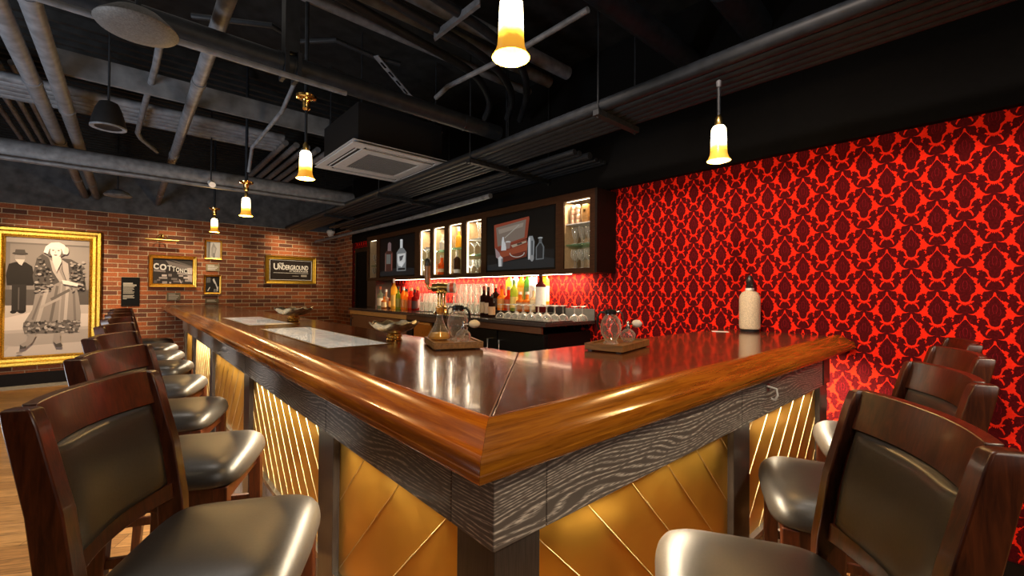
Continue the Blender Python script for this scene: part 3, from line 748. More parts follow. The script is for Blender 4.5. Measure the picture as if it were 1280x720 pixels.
art('screen', t1, P, lambda u,v,k: (-.0006-.00006*k, w1-.014-u*(w1-.028), .014+v*(h1-.028)), scr)

# ------------------------------------------------------------------ glasses and bottles
def make_glass(kind, name, m=None):
    m = m or M_glassw
    pr = {'martini': [(.034,0),(.034,.003),(.006,.008),(.0035,.03),(.0035,.085),(.008,.095),(.048,.145)],
          'wine': [(.033,0),(.033,.003),(.006,.008),(.004,.03),(.004,.075),(.018,.085),(.036,.115),(.037,.145),(.030,.185)],
          'flute': [(.030,0),(.030,.003),(.006,.008),(.004,.04),(.014,.06),(.026,.11),(.029,.16)],
          'coupe_down': [(.046,0),(.044,.014),(.034,.034),(.016,.046),(.005,.052),(.004,.10),(.006,.112),(.033,.118),(.033,.121)],
          'tumbler_down': [(.040,0),(.037,.05),(.033,.098),(.030,.102),(.0,.102)],
          'vase': [(.030,0),(.030,.006),(.014,.02),(.012,.06),(.022,.12),(.040,.19),(.044,.2)],
          'rocks': [(.0,.004),(.036,.004),(.039,.085),(.037,.086),(.034,.012),(0,.012)]}[kind]
    return MB().lathe(pr, (0,0,0), 20, caps=False).build(name, m, None, 'auto')
PROTO = {}
def glass(kind, name, loc, label, cat='glass', group=None, s=1):
    if kind not in PROTO: PROTO[kind] = o = make_glass(kind, name)
    else: o = PROTO[kind].copy(); COL.objects.link(o); o.name = name
    o.location = loc; o.scale = (s,s,s); tag(o, label, cat, group); return o
LQ = {}
def lq(c, body=.7):
    body = min(.92, body*1.35)
    k = (c, body)
    if k not in LQ: LQ[k] = liquid('bottle_glass', c, body)
    return LQ[k]
LB = {}
def plain(c, rough=.5):
    if c not in LB: LB[c] = mat('label_tone', c, rough, var=.06)
    return LB[c]
SHAPES = {'wine': (.62, .72, .36), 'whisky': (.58, .68, .42), 'tall': (.66, .80, .34), 'squat': (.50, .62, .36)}
def bottle(loc, h, r, gm, lm, cm, label, shape='whisky', lab=(.10,.46), cap=.14, group=None, ang=0):
    t = thing('liquor_bottle', label, 'bottle', loc, ang, group)
    s0, s1, nr = SHAPES[shape]
    MB().lathe([(0,0),(r*.93,0),(r,.008*h/.3),(r,h*s0),(r*.9,h*(s0+.04)),(r*nr*1.25,h*(s1-.01)),(r*nr,h*(s1+.03)),(r*nr*.95,h*.97),(r*nr,h*.975),(0,h*.975)], seg=20).build('glass_body', gm, t, 'auto')
    MB().lathe([(r*nr*1.08,h*(1-cap)),(r*nr*1.1,h*(1-cap)),(r*nr*1.08,h),(0,h)], seg=16).build('cap', cm, t, 'auto')
    if lm: MB().lathe([(r*1.012,h*lab[0]),(r*1.012,h*lab[1])], seg=20, caps=False).build('paper_label', lm, t, 'auto')
    return t
CZ = 1.0705
AMB, RED, ORG, GRN, CLR, DRK, GOLD_ = (.85,.32,.04), (.75,.06,.02), (.95,.40,.05), (.12,.28,.05), (.92,.93,.90), (.05,.018,.012), (.95,.62,.10)
# left cluster along the counter
LG = 'bottles at the brick wall end of the back counter'
rowL = [ # px, X, h, r, glass, label tone, cap tone, shape, words
 (475.5,2.66,.30,.042,lq((.55,.62,.45),.3),(.80,.66,.48),(.60,.15,.05),'wine','green-necked bottle with pale pink label and red foil'),
 (480.0,2.60,.19,.036,lq(AMB,.4),(.75,.52,.28),(.10,.07,.05),'squat','short amber bottle with tan label'),
 (483.5,2.66,.26,.040,lq((.80,.55,.35),.4),(.72,.62,.50),(.75,.72,.66),'squat','round bottle with cream label and white stopper'),
 (487.2,2.70,.22,.042,lq((.30,.10,.03),.6),(.75,.36,.08),(.05,.03,.03),'whisky','dark brown bottle with orange label'),
 (492.5,2.64,.40,.040,lq(GOLD_,.5),(.82,.50,.12),(.92,.90,.82),'tall','tallest golden bottle with white cap'),
 (498.0,2.62,.30,.036,lq((.35,.42,.05),.5),(.30,.30,.06),(.06,.06,.04),'wine','olive green bottle with dark cap'),
 (503.0,2.66,.29,.037,lq(AMB,.6),(.72,.32,.12),(.86,.84,.80),'tall','amber bottle with silver-white cap'),
 (508.0,2.62,.27,.038,lq(ORG,.7),(.88,.30,.05),(.03,.02,.02),'whisky','orange bottle with black cap'),
 (513.0,2.64,.28,.042,lq(RED,.75),(.60,.06,.02),(.85,.75,.40),'whisky','bright red bottle with gold cap'),
 (518.5,2.60,.26,.036,lq((.30,.015,.012),.7),(.08,.03,.03),(.03,.02,.02),'whisky','deep red bottle with black label'),
 (522.0,2.68,.29,.034,lq((.35,.03,.03),.6),(.45,.30,.30),(.88,.62,.14),'tall','ruby bottle with speckled label and yellow cap')]
PLACED = []
def room(px_, X_, r, lo, hi):
    for d in (0,.03,-.03,.06,-.06,.09,-.09,.12,-.12,.15,-.15,.18,-.18):
        x = X_+d
        if x < lo or x > hi: continue
        for e in (0,.8,-.8,1.6,-1.6,2.4,-2.4,3.4,-3.4,4.4,-4.4,5.5,-5.5,7,-7,9,-9):
            y = yat(px_+e, x)
            if all((x-a)**2+(y-b_)**2 > (r+c_+.002)**2 for a,b_,c_ in PLACED):
                PLACED.append((x,y,r)); return x, y
    PLACED.append((X_,yat(px_,X_),r)); return X_, yat(px_,X_)
for k, (px_, X_, h, r, gm, lc, cc, sh, wd) in enumerate(rowL):
    bottle((*room(px_, X_, r, 2.46, 2.85), CZ), h, r, gm, plain(lc), plain(cc), wd + ', ' + ORD[k] + ' in the bottle row', sh, group=LG)
# tumblers upside down
tg = 'upturned tumblers beside the red bottles'
tr_ = MB().box(0,.22,0,.40,0,.006).build('serving_tray', M_rubber, None, loc=(2.56,4.20,CZ)); tag(tr_, 'thin black tray under the tumblers beside the tap tower', 'tray')
for i in range(4):
    for j in range(2):
        for k in range(2):
            glass('tumbler_down', 'tumbler', (2.615+j*.09, 4.25+i*.096, CZ+.0062+k*.103), 'upturned clear tumbler on the black tray left of the tap tower', 'glass', tg)
tr2 = MB().box(0,.22,0,.56,0,.006).build('serving_tray', M_rubber, None, loc=(2.60,3.38,CZ)); tag(tr2, 'thin black tray under the tall glass stacks', 'tray')
for i in range(6):
    for j in range(2):
        for k in range(3 if i < 5 else 3):
            glass('tumbler_down', 'tumbler', (2.655+j*.09, 3.43+i*.092, CZ+.0062+k*.103), 'upturned clear tumbler in the three-high stacks before the wine bottles', 'glass', 'upturned tumblers in three-high stacks')
for i in range(2):
    for j in range(2): glass('rocks', 'rocks_glass', (2.70+j*.09, 3.97+i*.085, CZ-.0035), 'short rocks glass between the tap tower and glass stacks', 'glass', 'short rocks glasses on the back counter', .95)
# right cluster: front row on the counter, back row on a black riser
RG = 'bottles at the damask wall end of the back counter'
rs = MB().box(0,.25,0,.80,0,.055).box(.141,.25,0,.80,.055,.1105).build('bottle_riser', M_rubber, None, loc=(2.66,2.56,CZ)); tag(rs, 'black stepped riser under the liquor bottles', 'riser')
rowR = [
 (605.0,2.60,.29,.036,lq(DRK,.8),(.72,.55,.36),(.45,.06,.05),'wine','dark wine bottle with tan label and red foil',0),
 (610.5,2.57,.28,.036,lq(DRK,.8),(.78,.60,.42),(.05,.05,.05),'wine','dark wine bottle with tan label and black foil',0),
 (615.0,2.53,.21,.032,lq(DRK,.8),(.76,.48,.26),(.05,.05,.05),'wine','small dark wine bottle with orange-tan label',0),
 (619.5,2.72,.25,.032,lq(DRK,.8),(.10,.07,.06),(.85,.70,.50),'wine','dark bottle with pale foil',.056),
 (625.0,2.73,.24,.046,lq(ORG,.7),(.88,.42,.10),(.72,.05,.03),'squat','squat orange whiskey bottle with red wax neck',.056),
 (632.5,2.73,.23,.044,lq(RED,.65),(.55,.12,.04),(.60,.50,.40),'squat','reddish amber bottle with pale cap',.056),
 (640.0,2.72,.29,.036,lq((.55,.65,.10),.5),(.92,.70,.18),(.20,.45,.15),'tall','yellow labelled bottle with green neck',.056),
 (647.0,2.73,.18,.040,lq(AMB,.5),(.55,.28,.12),(.86,.80,.70),'squat','short amber bottle with white cap',.056),
 (653.5,2.73,.18,.044,lq(AMB,.5),(.62,.30,.14),(.80,.74,.62),'squat','short brown labelled bottle',.056),
 (660.0,2.73,.22,.036,lq((.85,.75,.55),.35),(.78,.66,.40),(.90,.88,.82),'squat','pale clear bottle with cream label',.056),
 (637.0,2.855,.33,.040,lq(GOLD_,.4),(.85,.65,.35),(.90,.86,.78),'tall','golden bottle with white cap',.111),
 (644.5,2.855,.35,.038,lq(CLR,.2),(.80,.55,.10),(.90,.88,.84),'tall','clear bottle with gold label',.111),
 (652.0,2.855,.36,.042,lq(ORG,.6),(.92,.55,.10),(.06,.05,.03),'whisky','orange bottle with dark stopper',.111),
 (658.5,2.855,.36,.034,lq(GRN,.6),(.10,.20,.06),(.62,.56,.48),'wine','green bottle with silver cap',.111),
 (665.5,2.855,.40,.040,lq(CLR,.25),(.80,.78,.74),(.80,.82,.90),'tall','tall clear bottle with white neck',.111),
 (671.5,2.73,.37,.046,lq((.14,.02,.02),.8),(.86,.82,.74),(.05,.05,.05),'wine','large dark bottle with big white label',.056),
 (680.5,2.855,.39,.046,lq(ORG,.7),(.90,.72,.40),(.85,.35,.10),'whisky','large orange bottle with cream label',.111)]
for k, (px_, X_, h, r, gm, lc, cc, sh, wd, dz) in enumerate(rowR):
    lo_, hi_ = ((2.50,2.60) if dz == 0 else (2.71,2.75) if dz < .1 else (2.848,2.862))
    bottle((*room(px_, X_, r, lo_, hi_), CZ+dz+.0004), h, r, gm, plain(lc), plain(cc), wd + (' on the counter, ' if dz == 0 else ' on the riser, ') + ORD[k if dz == 0 else (k-3 if k < 10 or dz < .1 else k-10)] + (' in its row' if k != 15 else ' near the coupes'), sh, (.14,.60) if k == 15 else (.10,.46), group=RG)
ctr = MB().box(0,.30,0,.66,0,.008).build('serving_tray', M_rubber, None, loc=(2.37,2.27,CZ)); tag(ctr, 'black tray under the upturned coupe glasses', 'tray')
for i in range(7):
    for j in range(3):
        glass('coupe_down', 'coupe_glass', (2.43+j*.094, 2.33+i*.092, CZ+.0085), 'upturned coupe glass in rows on the black tray', 'glass', 'upturned coupe glasses on the back counter')
for i in range(2): glass('coupe_down', 'coupe_glass', (2.75+i*.10, 2.32, CZ), 'upturned coupe glass at the stone counter end by the damask wall', 'glass', 'upturned coupe glasses at the counter end')

# tap tower
tt = thing('beer_tap_tower', 'ornate brass tap tower with tall wooden handle on the back counter', 'tap tower', (2.45, yat(552,2.45), CZ), radians(-48))
MB().lathe([(.078,0),(.078,.015),(.060,.03),(.052,.05),(.060,.06),(.060,.075),(.045,.085)], seg=28).build('base', M_brassobj, tt, 'auto')
for a in range(4): MB().lathe([(.012,.083),(.010,.10),(.010,.20),(.013,.215)], (.032*cos(a*pi/2+.4),.032*sin(a*pi/2+.4),0), 12).build('column', M_brassobj, tt, True)
MB().lathe([(.050,.213),(.062,.225),(.058,.245),(.035,.26)], seg=28).build('collar', M_brassobj, tt, 'auto')
MB().lathe([(.0,-.115),(.040,-.115),(.044,-.105),(.044,-.06),(.050,-.055),(.050,.02),(.044,.03),(.044,.05)], (.015,0,.275), 24, axis='X').build('barrel', M_oldbrass, tt, 'auto')
MB().lathe([(.050,.06),(.054,.064),(.054,.13),(.048,.14),(0,.14)], (.010,0,.275), 24, axis='X').build('end_cap', mat('cap_white', (.85,.72,.60), .4), tt, 'auto')
MB().lathe([(.0545,.085),(.0545,.125)], (.010,0,.275), 24, axis='X', caps=False).build('red_band', mat('cap_red', (.75,.10,.04), .4), tt, True)
MB().tube([(-.10,0,.27),(-.135,0,.265),(-.15,0,.285),(-.152,0,.31)], .016, 12).build('valve', M_oldbrass, tt, True)
MB().lathe([(.014,.30),(.030,.315),(.026,.33),(.030,.36),(.028,.50),(.030,.53),(.024,.55),(.014,.56)], (-.152,0,0), 16).build('tap_handle', wood('handle_wood', (.22,.09,.03), (.38,.18,.07), (20,20,2), .35, .3), tt, 'auto')
MB().lathe([(.030,.50),(.032,.505),(.031,.56),(.022,.575),(0,.575)], (-.152,0,0), 16).build('handle_cap', M_rubber, tt, 'auto')

# niche contents (set near the front of each niche)
def ny_(px, x, i, r): return max(NI[i][0]+r+.004, min(NI[i][1]-r-.016, yat(px, x)))
for k in range(2): glass('wine', 'wine_glass', (2.78, 6.14+.09*k, 1.6855), 'wine glass on the shelf of the unlit end niche', 'glass', 'glasses in the unlit end niche', .9)
for k in range(3): glass('wine', 'wine_glass', (2.77+.03*(k%2), 6.09+.075*k, NZ0+.0005), 'wine glass at the bottom of the unlit end niche', 'glass', 'glasses in the unlit end niche bottom', .85)
glass('martini', 'martini_glass', (2.775, ny_(532,2.775,1,.042), 1.7005), 'martini glass alone on glass shelf beside the first television', 'glass', None, .85)
glass('martini', 'martini_glass', (2.85, NI[1][0]+.16, 1.7005), 'martini glass half hidden at the niche edge beside the first television', 'glass', None, .80)
for k in range(3): glass('wine', 'wine_glass', (2.765, NI[1][0]+.065+.072*k, NZ0+.0005), 'small wine glass at the bottom of the first lit niche', 'glass', 'glasses at the bottom of the first lit niche', .75)
pl = MB().lathe([(0,.002),(.05,.002),(.085,.014),(.085,.017),(.05,.006),(0,.006)], seg=28).build('saucer', M_white, None, True, loc=(2.82,NI[1][0]+.15,1.8305)); tag(pl, 'white dish on the upper shelf of the first lit niche', 'dish')
def nb(i, px, z, r, *a, **k): return bottle((2.775, ny_(px,2.775,i,r), z), a[0], r, *a[1:], **k)
nb(2, 553, 1.7855, .040, .19, lq(CLR,.35), plain((.86,.80,.66)), plain((.88,.76,.50)), 'clear bottle with white label on shelf of second lit niche', 'squat', (.05,.52))
nb(2, 552, NZ0+.0005, .048, .235, lq((.80,.20,.03),.7), plain((.95,.70,.40)), plain((.82,.74,.62)), 'round red-amber bottle with white neck under the clear bottle', 'squat', (.14,.30))
nb(3, 573, 1.7955, .036, .235, lq(GOLD_,.6), None, plain((.86,.80,.66)), 'slim golden bottle with pale stopper on shelf of third niche', 'squat', cap=.2)
nb(3, 571, NZ0+.0005, .038, .27, lq((.10,.05,.03),.7), plain((.92,.90,.84)), plain((.85,.75,.60)), 'dark bottle with white label below the golden bottle', 'wine', (.05,.2), cap=.28)
glass('vase', 'glass_vase', (2.78, ny_(599,2.78,4,.045), 1.8655), 'tall flared crystal vase on the top shelf of the fourth niche', 'vase', None, .85)
glass('vase', 'glass_vase', (2.86, NI[4][0]+.13, 1.8655), 'flared crystal vase tucked behind the tall vase in the fourth niche', 'vase', None, .75)
for k in range(2): glass('martini', 'martini_glass', (2.775, ny_((590,600)[k],2.775,4,.045), 1.7005), 'martini glass on the middle shelf of the fourth niche', 'glass', 'martini glasses in the fourth niche', .88)
for k in range(5): glass('wine', 'wine_glass', (2.755+.055*(k%2), NI[4][0]+.05+.048*k, NZ0+.0005), 'wine glass at the bottom of the fourth niche', 'glass', 'wine glasses in the fourth niche', .80)
for k in range(2):
    cs = MB()
    for q in range(4): cs.lathe([(.0,q*.039),(.021,q*.039),(.023,q*.039+.005),(.023,q*.039+.033),(.021,q*.039+.038),(0,q*.038+.0385)], seg=18)
    o = cs.build('tin_stack', mat('tin_copper', (.62,.40,.28), .3, .7), None, True, loc=(2.775,2.363-.054*k,1.8705))
    tag(o, ['column of ribbed copper tins farther from the wooden case','column of ribbed copper tins beside the wooden case'][k], 'tin')
wb = thing('wooden_case', 'upright brown wooden case beside the tin columns in the end niche', 'case', (2.76,2.20,1.8705))
MB().box(0,.09,0,.055,0,.15).build('body', M_traywood, wb, bevel=.002); MB().box(-.002,0,.02,.04,.09,.11).build('clasp', M_brassobj, wb)
for k in range(6): glass('flute', 'flute_glass', (2.755+.07*(k%2), 2.185+.036*k, 1.7005), 'flute glass on the green glass shelf of the end niche', 'glass', 'flutes in the end niche', .88)
for k in range(6): glass('wine', 'wine_glass', (2.755+.07*(k%2), 2.185+.036*k, NZ0+.0005), 'wine glass at the bottom of the end niche by the damask wall', 'glass', 'wine glasses in the end niche', .85)

# ================================================================== ON THE BAR
BZ = 1.0703
def bowl(loc, s, label):
    t = thing('footed_bowl', label, 'bowl', loc); t.scale = (s,s,s)
    n = 40; pr = [(.03,.045),(.07,.052),(.11,.070),(.135,.092),(.142,.104)]
    rings = []
    for r, z in pr + [(r-.004, z+.005) for r, z in reversed(pr)]:
        ring = []
        for k in range(n):
            a = 2*pi*k/n; f = max(0, (z-.06)/.05); w = 1 + .05*f*cos(a*9)
            ring.append((r*w*cos(a), r*w*sin(a), z + .008*f*cos(a*9)))
        rings.append(ring)
    MB().loft(rings).build('bowl', M_silver, t, True)
    MB().lathe([(.046,.0),(.048,.006),(.040,.014),(.042,.022),(.037,.030),(.040,.040),(.030,.047)], seg=28).build('foot', M_brassobj, t, 'auto')
    for k in range(8): MB().lathe([(.0,-.008),(.008,0),(0,.008)], (.043*cos(k*pi/4),.043*sin(k*pi/4),.026), 10).build('foot_bead', M_brassobj, t, True)
bowl((.945,1.90,BZ), .78, 'scalloped silver bowl on brass foot beside the wooden tray')
bowl((.945,3.56,BZ), .92, 'scalloped dark silver bowl farther along the bar by the brick wall')
def tray(loc, rz, lx, ly, label):
    t = thing('wooden_tray', label, 'tray', loc, rz)
    MB().box(-lx/2,lx/2,-ly/2,ly/2,.004,.024).build('board', M_traywood, t, bevel=.002)
    e = MB(); k = .012
    e.box(-lx/2,lx/2,-ly/2,-ly/2+k,.0242,.030).box(-lx/2,lx/2,ly/2-k,ly/2,.0242,.030).box(-lx/2,-lx/2+k,-ly/2+k,ly/2-k,.0242,.030).box(lx/2-k,lx/2,-ly/2+k,ly/2-k,.0242,.030)
    e.build('rim', M_traywood, t)
    for sx in (1,-1):
        for sy in (1,-1): MB().box(sx*(lx/2-.02)-.01,sx*(lx/2-.02)+.01,sy*(ly/2-.02)-.01,sy*(ly/2-.02)+.01,0,.0038).build('foot', M_rubber, t)
    return t
M_crystal = thin_glass('cut_crystal', tint=(.97,.95,.93), fres=.95, body=.10, rough=.03, bodyc=(.95,.90,.84), rim=.7)
def crystal(mb_prof, c, seg, name, parent, facets=10):
    """cut crystal: faceted lathe, flat shaded"""
    rings = []
    for j, (r, z) in enumerate(mb_prof):
        rings.append([(c[0]+r*(1+.025*((k+j)%2))*cos(2*pi*(k+.5*(j%2))/seg), c[1]+r*(1+.025*((k+j)%2))*sin(2*pi*(k+.5*(j%2))/seg), c[2]+z) for k in range(seg)])
    return MB().loft(rings).build(name, M_crystal, parent)
def atomizer(loc, rz, label, bulbm, s=1):
    t = thing('perfume_atomizer', label, 'atomizer', loc, rz); t.scale = (s,s,s)
    crystal([(.020,0),(.032,.012),(.038,.026),(.039,.036),(.034,.050),(.022,.062),(.012,.068)], (0,0,0), 20, 'crystal_body', t)
    MB().lathe([(.013,.067),(.014,.071),(.014,.080),(.008,.084),(.006,.094),(.009,.098),(.004,.110)], seg=16).build('spray_head', M_steel, t, 'auto')
    MB().tube([(.0,0,.090),(.018,0,.093),(.032,0,.092)], .004, 8).build('stem', M_steel, t, True)
    MB().lathe([(0,.028),(.008,.029),(.018,.040),(.022,.055),(.020,.070),(.010,.084),(0,.087)], (0,0,.094), 18, axis='X').build('bulb', bulbm, t, True)
def jug(loc, rz, label, s=1):
    t = thing('crystal_decanter', label, 'decanter', loc, rz); t.scale = (s,s,s)
    crystal([(.036,0),(.036,.008),(.028,.016),(.034,.028),(.047,.050),(.052,.075),(.051,.095),(.044,.120),(.032,.138),(.026,.146)], (0,0,0), 22, 'crystal_body', t)
    MB().lathe([(.027,.145),(.029,.148),(.029,.168),(.022,.173),(0,.174)], seg=20).build('lid', M_rubber, t, 'auto')
    MB().lathe([(.0285,.1455),(.0295,.148),(.0285,.151)], seg=20, caps=False).build('collar', M_steel, t, 'auto')
    MB().tube([(.026,0,.160),(.048,0,.164),(.062,0,.150),(.068,0,.120),(.066,0,.088)], [.005,.005,.004,.0035,.003], 8).build('spout_arm', M_steel, t, True)
    MB().tube([(-.027,0,.158),(-.052,0,.160),(-.068,0,.140),(-.070,0,.105),(-.060,0,.070)], .006, 8).build('handle', M_rubber, t, True)
tA = tray((1.035,1.545,BZ), radians(-22), .20, .26, 'wooden tray holding the amber carafe and crystal decanter')
tB = tray((1.53,1.055,BZ), radians(12), .30, .16, 'wooden tray at the bar end holding crystal decanter and white-bulb atomizer')
HT = .0246
cf = thing('carafe', 'amber syrup carafe with cork stopper on the wooden tray', 'carafe', (1.005,1.60,BZ+HT))
MB().lathe([(.030,0),(.046,.006),(.049,.016),(.040,.034),(.024,.062),(.015,.085),(.013,.105),(.014,.118)], seg=24).build('glass_body', M_glass, cf, True)
MB().lathe([(0,.003),(.042,.005),(.045,.015),(.038,.030),(0,.031)], seg=24).build('syrup', lq(GOLD_,.6), cf, True)
MB().lathe([(.012,.108),(.0135,.119),(.0145,.122),(.0145,.138),(0,.139)], seg=16).build('stopper', M_amberwood, cf, 'auto')
jug((1.055,1.535,BZ+HT), radians(110), 'cut crystal decanter with black lid behind the atomizer near the carafe', .86)
atomizer((1.022,1.448,BZ+HT), radians(-25), 'round crystal atomizer with cream bulb on the tray near the carafe', M_cream2, .80)
jug((1.47,1.050,BZ+HT), radians(-35), 'cut crystal decanter with black lid on the bar end tray', .80)
atomizer((1.585,1.045,BZ+HT), radians(-20), 'round crystal atomizer with white rubber bulb on the bar end tray', M_white, .80)
sp_ = thing('soda_siphon', 'old soda siphon bottle in woven mesh against the damask wall', 'siphon', (2.86,1.02,BZ), radians(-150)); sp_.scale = (1.12,1.12,1.12)
MB().lathe([(0,0),(.046,0),(.048,.006),(.048,.012)], seg=28).build('base_ring', M_rubber, sp_, 'auto')
MB().lathe([(.044,.012),(.050,.016),(.052,.03),(.052,.175),(.050,.192),(.040,.212),(.024,.222),(.018,.224)], seg=32).build('bottle', M_rope, sp_, 'auto')
MB().lathe([(.018,.223),(.022,.226),(.022,.236),(.018,.238)], seg=20).build('neck_ring', M_white, sp_, 'auto')
MB().lathe([(.016,.238),(.019,.245),(.017,.262),(.020,.268),(.018,.290),(.012,.300),(.010,.306),(0,.307)], seg=18).build('siphon_head', M_rubber, sp_, 'auto')
MB().tube([(.012,0,.276),(.035,0,.274),(.055,0,.262),(.062,0,.248)], .006, 8).build('spout', M_rubber, sp_, True)
MB().bar([((-.010,0,.280),(.004,0,0),(0,.006,0)),((-.035,0,.290),(0,0,.004),(0,.008,0)),((-.060,0,.294),(0,0,.004),(0,.008,0))]).build('lever', M_rubber, sp_)
cd = MB().add([(-.03,-.045,0),(.03,-.045,0),(.03,.045,0),(-.03,.045,0),(-.03,-.045,.001),(.03,-.045,.001),(.03,.045,.001),(-.03,.045,.001)],[(0,3,2,1),(4,5,6,7),(0,1,5,4),(1,2,6,5),(2,3,7,6),(3,0,4,7)]).build('card', M_paper, None, loc=(2.70,1.13,BZ)); cd.rotation_euler = (0,0,.5)
tag(cd, 'small white card lying on the bar end by the damask wall', 'card')

# ================================================================== BRICK WALL HANGINGS (face -y)
YW = YB - .002
def framed(x0, x1, z0, z1, fw, label, name='framed_photograph', cat='picture', depth=.045, ornate=False, m=None):
    t = thing(name, label, cat, (x0, YW, z0)); w, h = x1-x0, z1-z0; m = m or M_goldflat
    # mitred molding, loft round the four corners
    pr = [(0,0),(0,-depth*.8),(fw*.12,-depth),(fw*.35,-depth*.92),(fw*.5,-depth*.62),(fw*.75,-depth*.55),(fw*.9,-depth*.7),(fw,-depth*.35),(fw,0)]
    vs = []; fs = []; n = len(pr)
    for cx, cz, sx, sz in ((0,0,1,1),(w,0,-1,1),(w,h,-1,-1),(0,h,1,-1)):
        vs += [(cx+sx*d, y, cz+sz*d) for d, y in pr]
    for c in range(4):
        c2 = (c+1) % 4
        for k in range(n-1): fs.append((c*n+k, c*n+k+1, c2*n+k+1, c2*n+k))
    fm = MB().add(vs, fs)
    fo = fm.build('frame', m, t)
    if ornate:
        for off, rr in ((fw*.2,.013),(fw*.8,.010)):
            bd = MB(); per = []; L1, L2 = w-2*off, h-2*off
            for i in range(int(L1/(rr*2.3))+1):
                u = off+L1*i/int(L1/(rr*2.3)); per += [(u,off,rr),(u,h-off,rr)]
            for i in range(1,int(L2/(rr*2.3))):
                u = off+L2*i/int(L2/(rr*2.3)); per += [(off,u,rr),(w-off,u,rr)]
            for x, z, rr in per: bd.add([(x+rr*cos(a*pi/3), -depth*.72, z+rr*sin(a*pi/3)) for a in range(6)]+[(x,-depth*.72-rr*1.1,z)], [(a,(a+1)%6,6) for a in range(6)])
            bd.build('carved_beading', M_gold, fo)
    MB().box(fw*.9, w-fw*.9, -.006, -.001, fw*.9, h-fw*.9).build('backing', M_plaquebk, t)
    return t, w, h
def pic(t, w, h, fw, P):
    iw, ih = w-1.9*fw, h-1.9*fw
    return art('photograph', t, P, lambda u,v,k: (fw*.95+u*iw, -.0075-.00012*k, fw*.95+v*ih), flat)
# the large gilt frame
S = lambda g, k=1.0: (g**1.2*1.1, g**1.2*.95*k, g**1.2*.88*k)
P = []
def a4(g, pts, c=None): P.append((c or S(g), [((x-38)/402., 1-(y-70)/590.) for x,y in pts]))
a4(.30, rect(38,70,440,660)); a4(.42, rect(38,70,440,102)); a4(.22, rect(38,98,440,106)); a4(.36, rect(270,106,440,400)); a4(.24, rect(38,106,60,420))
a4(.16, rect(38,330,440,425)); a4(.58, rect(38,408,440,660)); a4(.72, [(38,470),(170,440),(440,455),(440,520),(38,530)]); a4(.50, [(38,545),(440,535),(440,600),(300,640),(38,600)]); a4(.66, [(60,610),(440,600),(440,660),(38,660),(38,640)])
a4(.055, [(55,205),(85,195),(130,195),(160,215),(175,290),(165,310),(48,310),(42,260)]); a4(.07, rect(70,305,135,440)); a4(.16, rect(98,320,104,430)); a4(.05, ell(115,440,16,8)); a4(.05, ell(78,440,14,8))
a4(.35, ell(104,172,24,20)); a4(.60, [(82,182),(126,182),(112,212),(100,205)]); a4(.10, ell(105,153,36,8)); a4(.12, [(80,152),(84,133),(125,133),(130,152)])
rnd = random.Random(3)
a4(.14, [(180,172),(205,150),(232,165),(255,200),(300,285),(250,320),(178,352),(162,262)]); a4(.14, [(300,168),(345,172),(398,200),(414,260),(426,338),(385,348),(350,305),(320,282),(300,225)])
a4(.50, [(240,175),(262,190),(285,230),(310,280),(290,290),(255,235)]); a4(.50, [(300,175),(330,195),(335,240),(350,290),(325,285),(305,230)])
a4(.36, [(176,352),(300,285),(372,310),(386,362),(398,450),(396,492),(128,492),(164,430)])
for x0, y0, x1, y1, wd_, g_ in ((230,330,190,490,18,.52),(280,310,250,490,14,.22),(330,310,320,490,16,.55),(300,300,290,490,8,.46),(360,330,370,490,12,.26),(205,360,165,480,10,.24),(250,380,340,330,14,.20),(200,420,300,370,12,.48)): a4(g_, line(x0,y0,x1,y1,wd_))
a4(.24, [(125,492),(396,488),(392,520),(385,552),(130,550),(122,520)])
for k in range(110):
    x, y = rnd.uniform(128,392), rnd.uniform(488,552); a4(rnd.choice((.10,.40,.55,.18)), ell(x,y,rnd.uniform(4,11),rnd.uniform(3,7),7))
for k in range(70):
    x, y = rnd.uniform(178,262), rnd.uniform(170,340)
    if (x-175)*1.0+ (y-170)*.0 < 40+ (y-170)*.45: a4(rnd.choice((.06,.34,.46,.22)), ell(x,y,rnd.uniform(4,11),rnd.uniform(3,7),7))
for k in range(60):
    x, y = rnd.uniform(340,412), rnd.uniform(185,335); a4(rnd.choice((.06,.34,.46,.22)), ell(x,y,rnd.uniform(4,10),rnd.uniform(3,7),7))
a4(.72, [(252,155),(292,155),(300,185),(276,240),(256,190)]); a4(.20, [(228,140),(242,112),(300,112),(318,145),(300,160),(240,160)])
a4(.80, ell(270,135,27,31)); a4(.86, [(213,142),(222,112),(248,92),(285,88),(312,100),(328,128),(326,150),(306,146),(298,122),(262,112),(240,124),(232,150)]); a4(.7, ell(322,130,11,20))
for ex in (258,284): a4(.15, ell(ex,130,6,3,10))
a4(.55, line(270,132,268,146,4)); a4(.22, ell(270,154,9,3.5,10))
a4(.82, [(302,280),(335,284),(384,298),(380,313),(340,306),(308,300)])
a4(.42, [(150,550),(188,550),(170,592),(138,618),(112,618),(112,600),(140,585)]); a4(.42, [(268,550),(300,550),(300,590),(310,612),(308,622),(280,620),(264,590)])
a4(.14, [(112,600),(128,612),(140,606),(140,620),(112,622)]); a4(.14, [(266,592),(280,606),(302,600),(310,614),(306,623),(278,621)])
a4(.40, ell(110,640,14,5)); 
t, w, h = framed(-1.345,-.285,.265,2.13,.135,'huge ornate gilt frame with sepia picture of a woman in ruffled coat','framed_photograph','picture',.07,True,M_gold)
pic(t, w, h, .135, P)
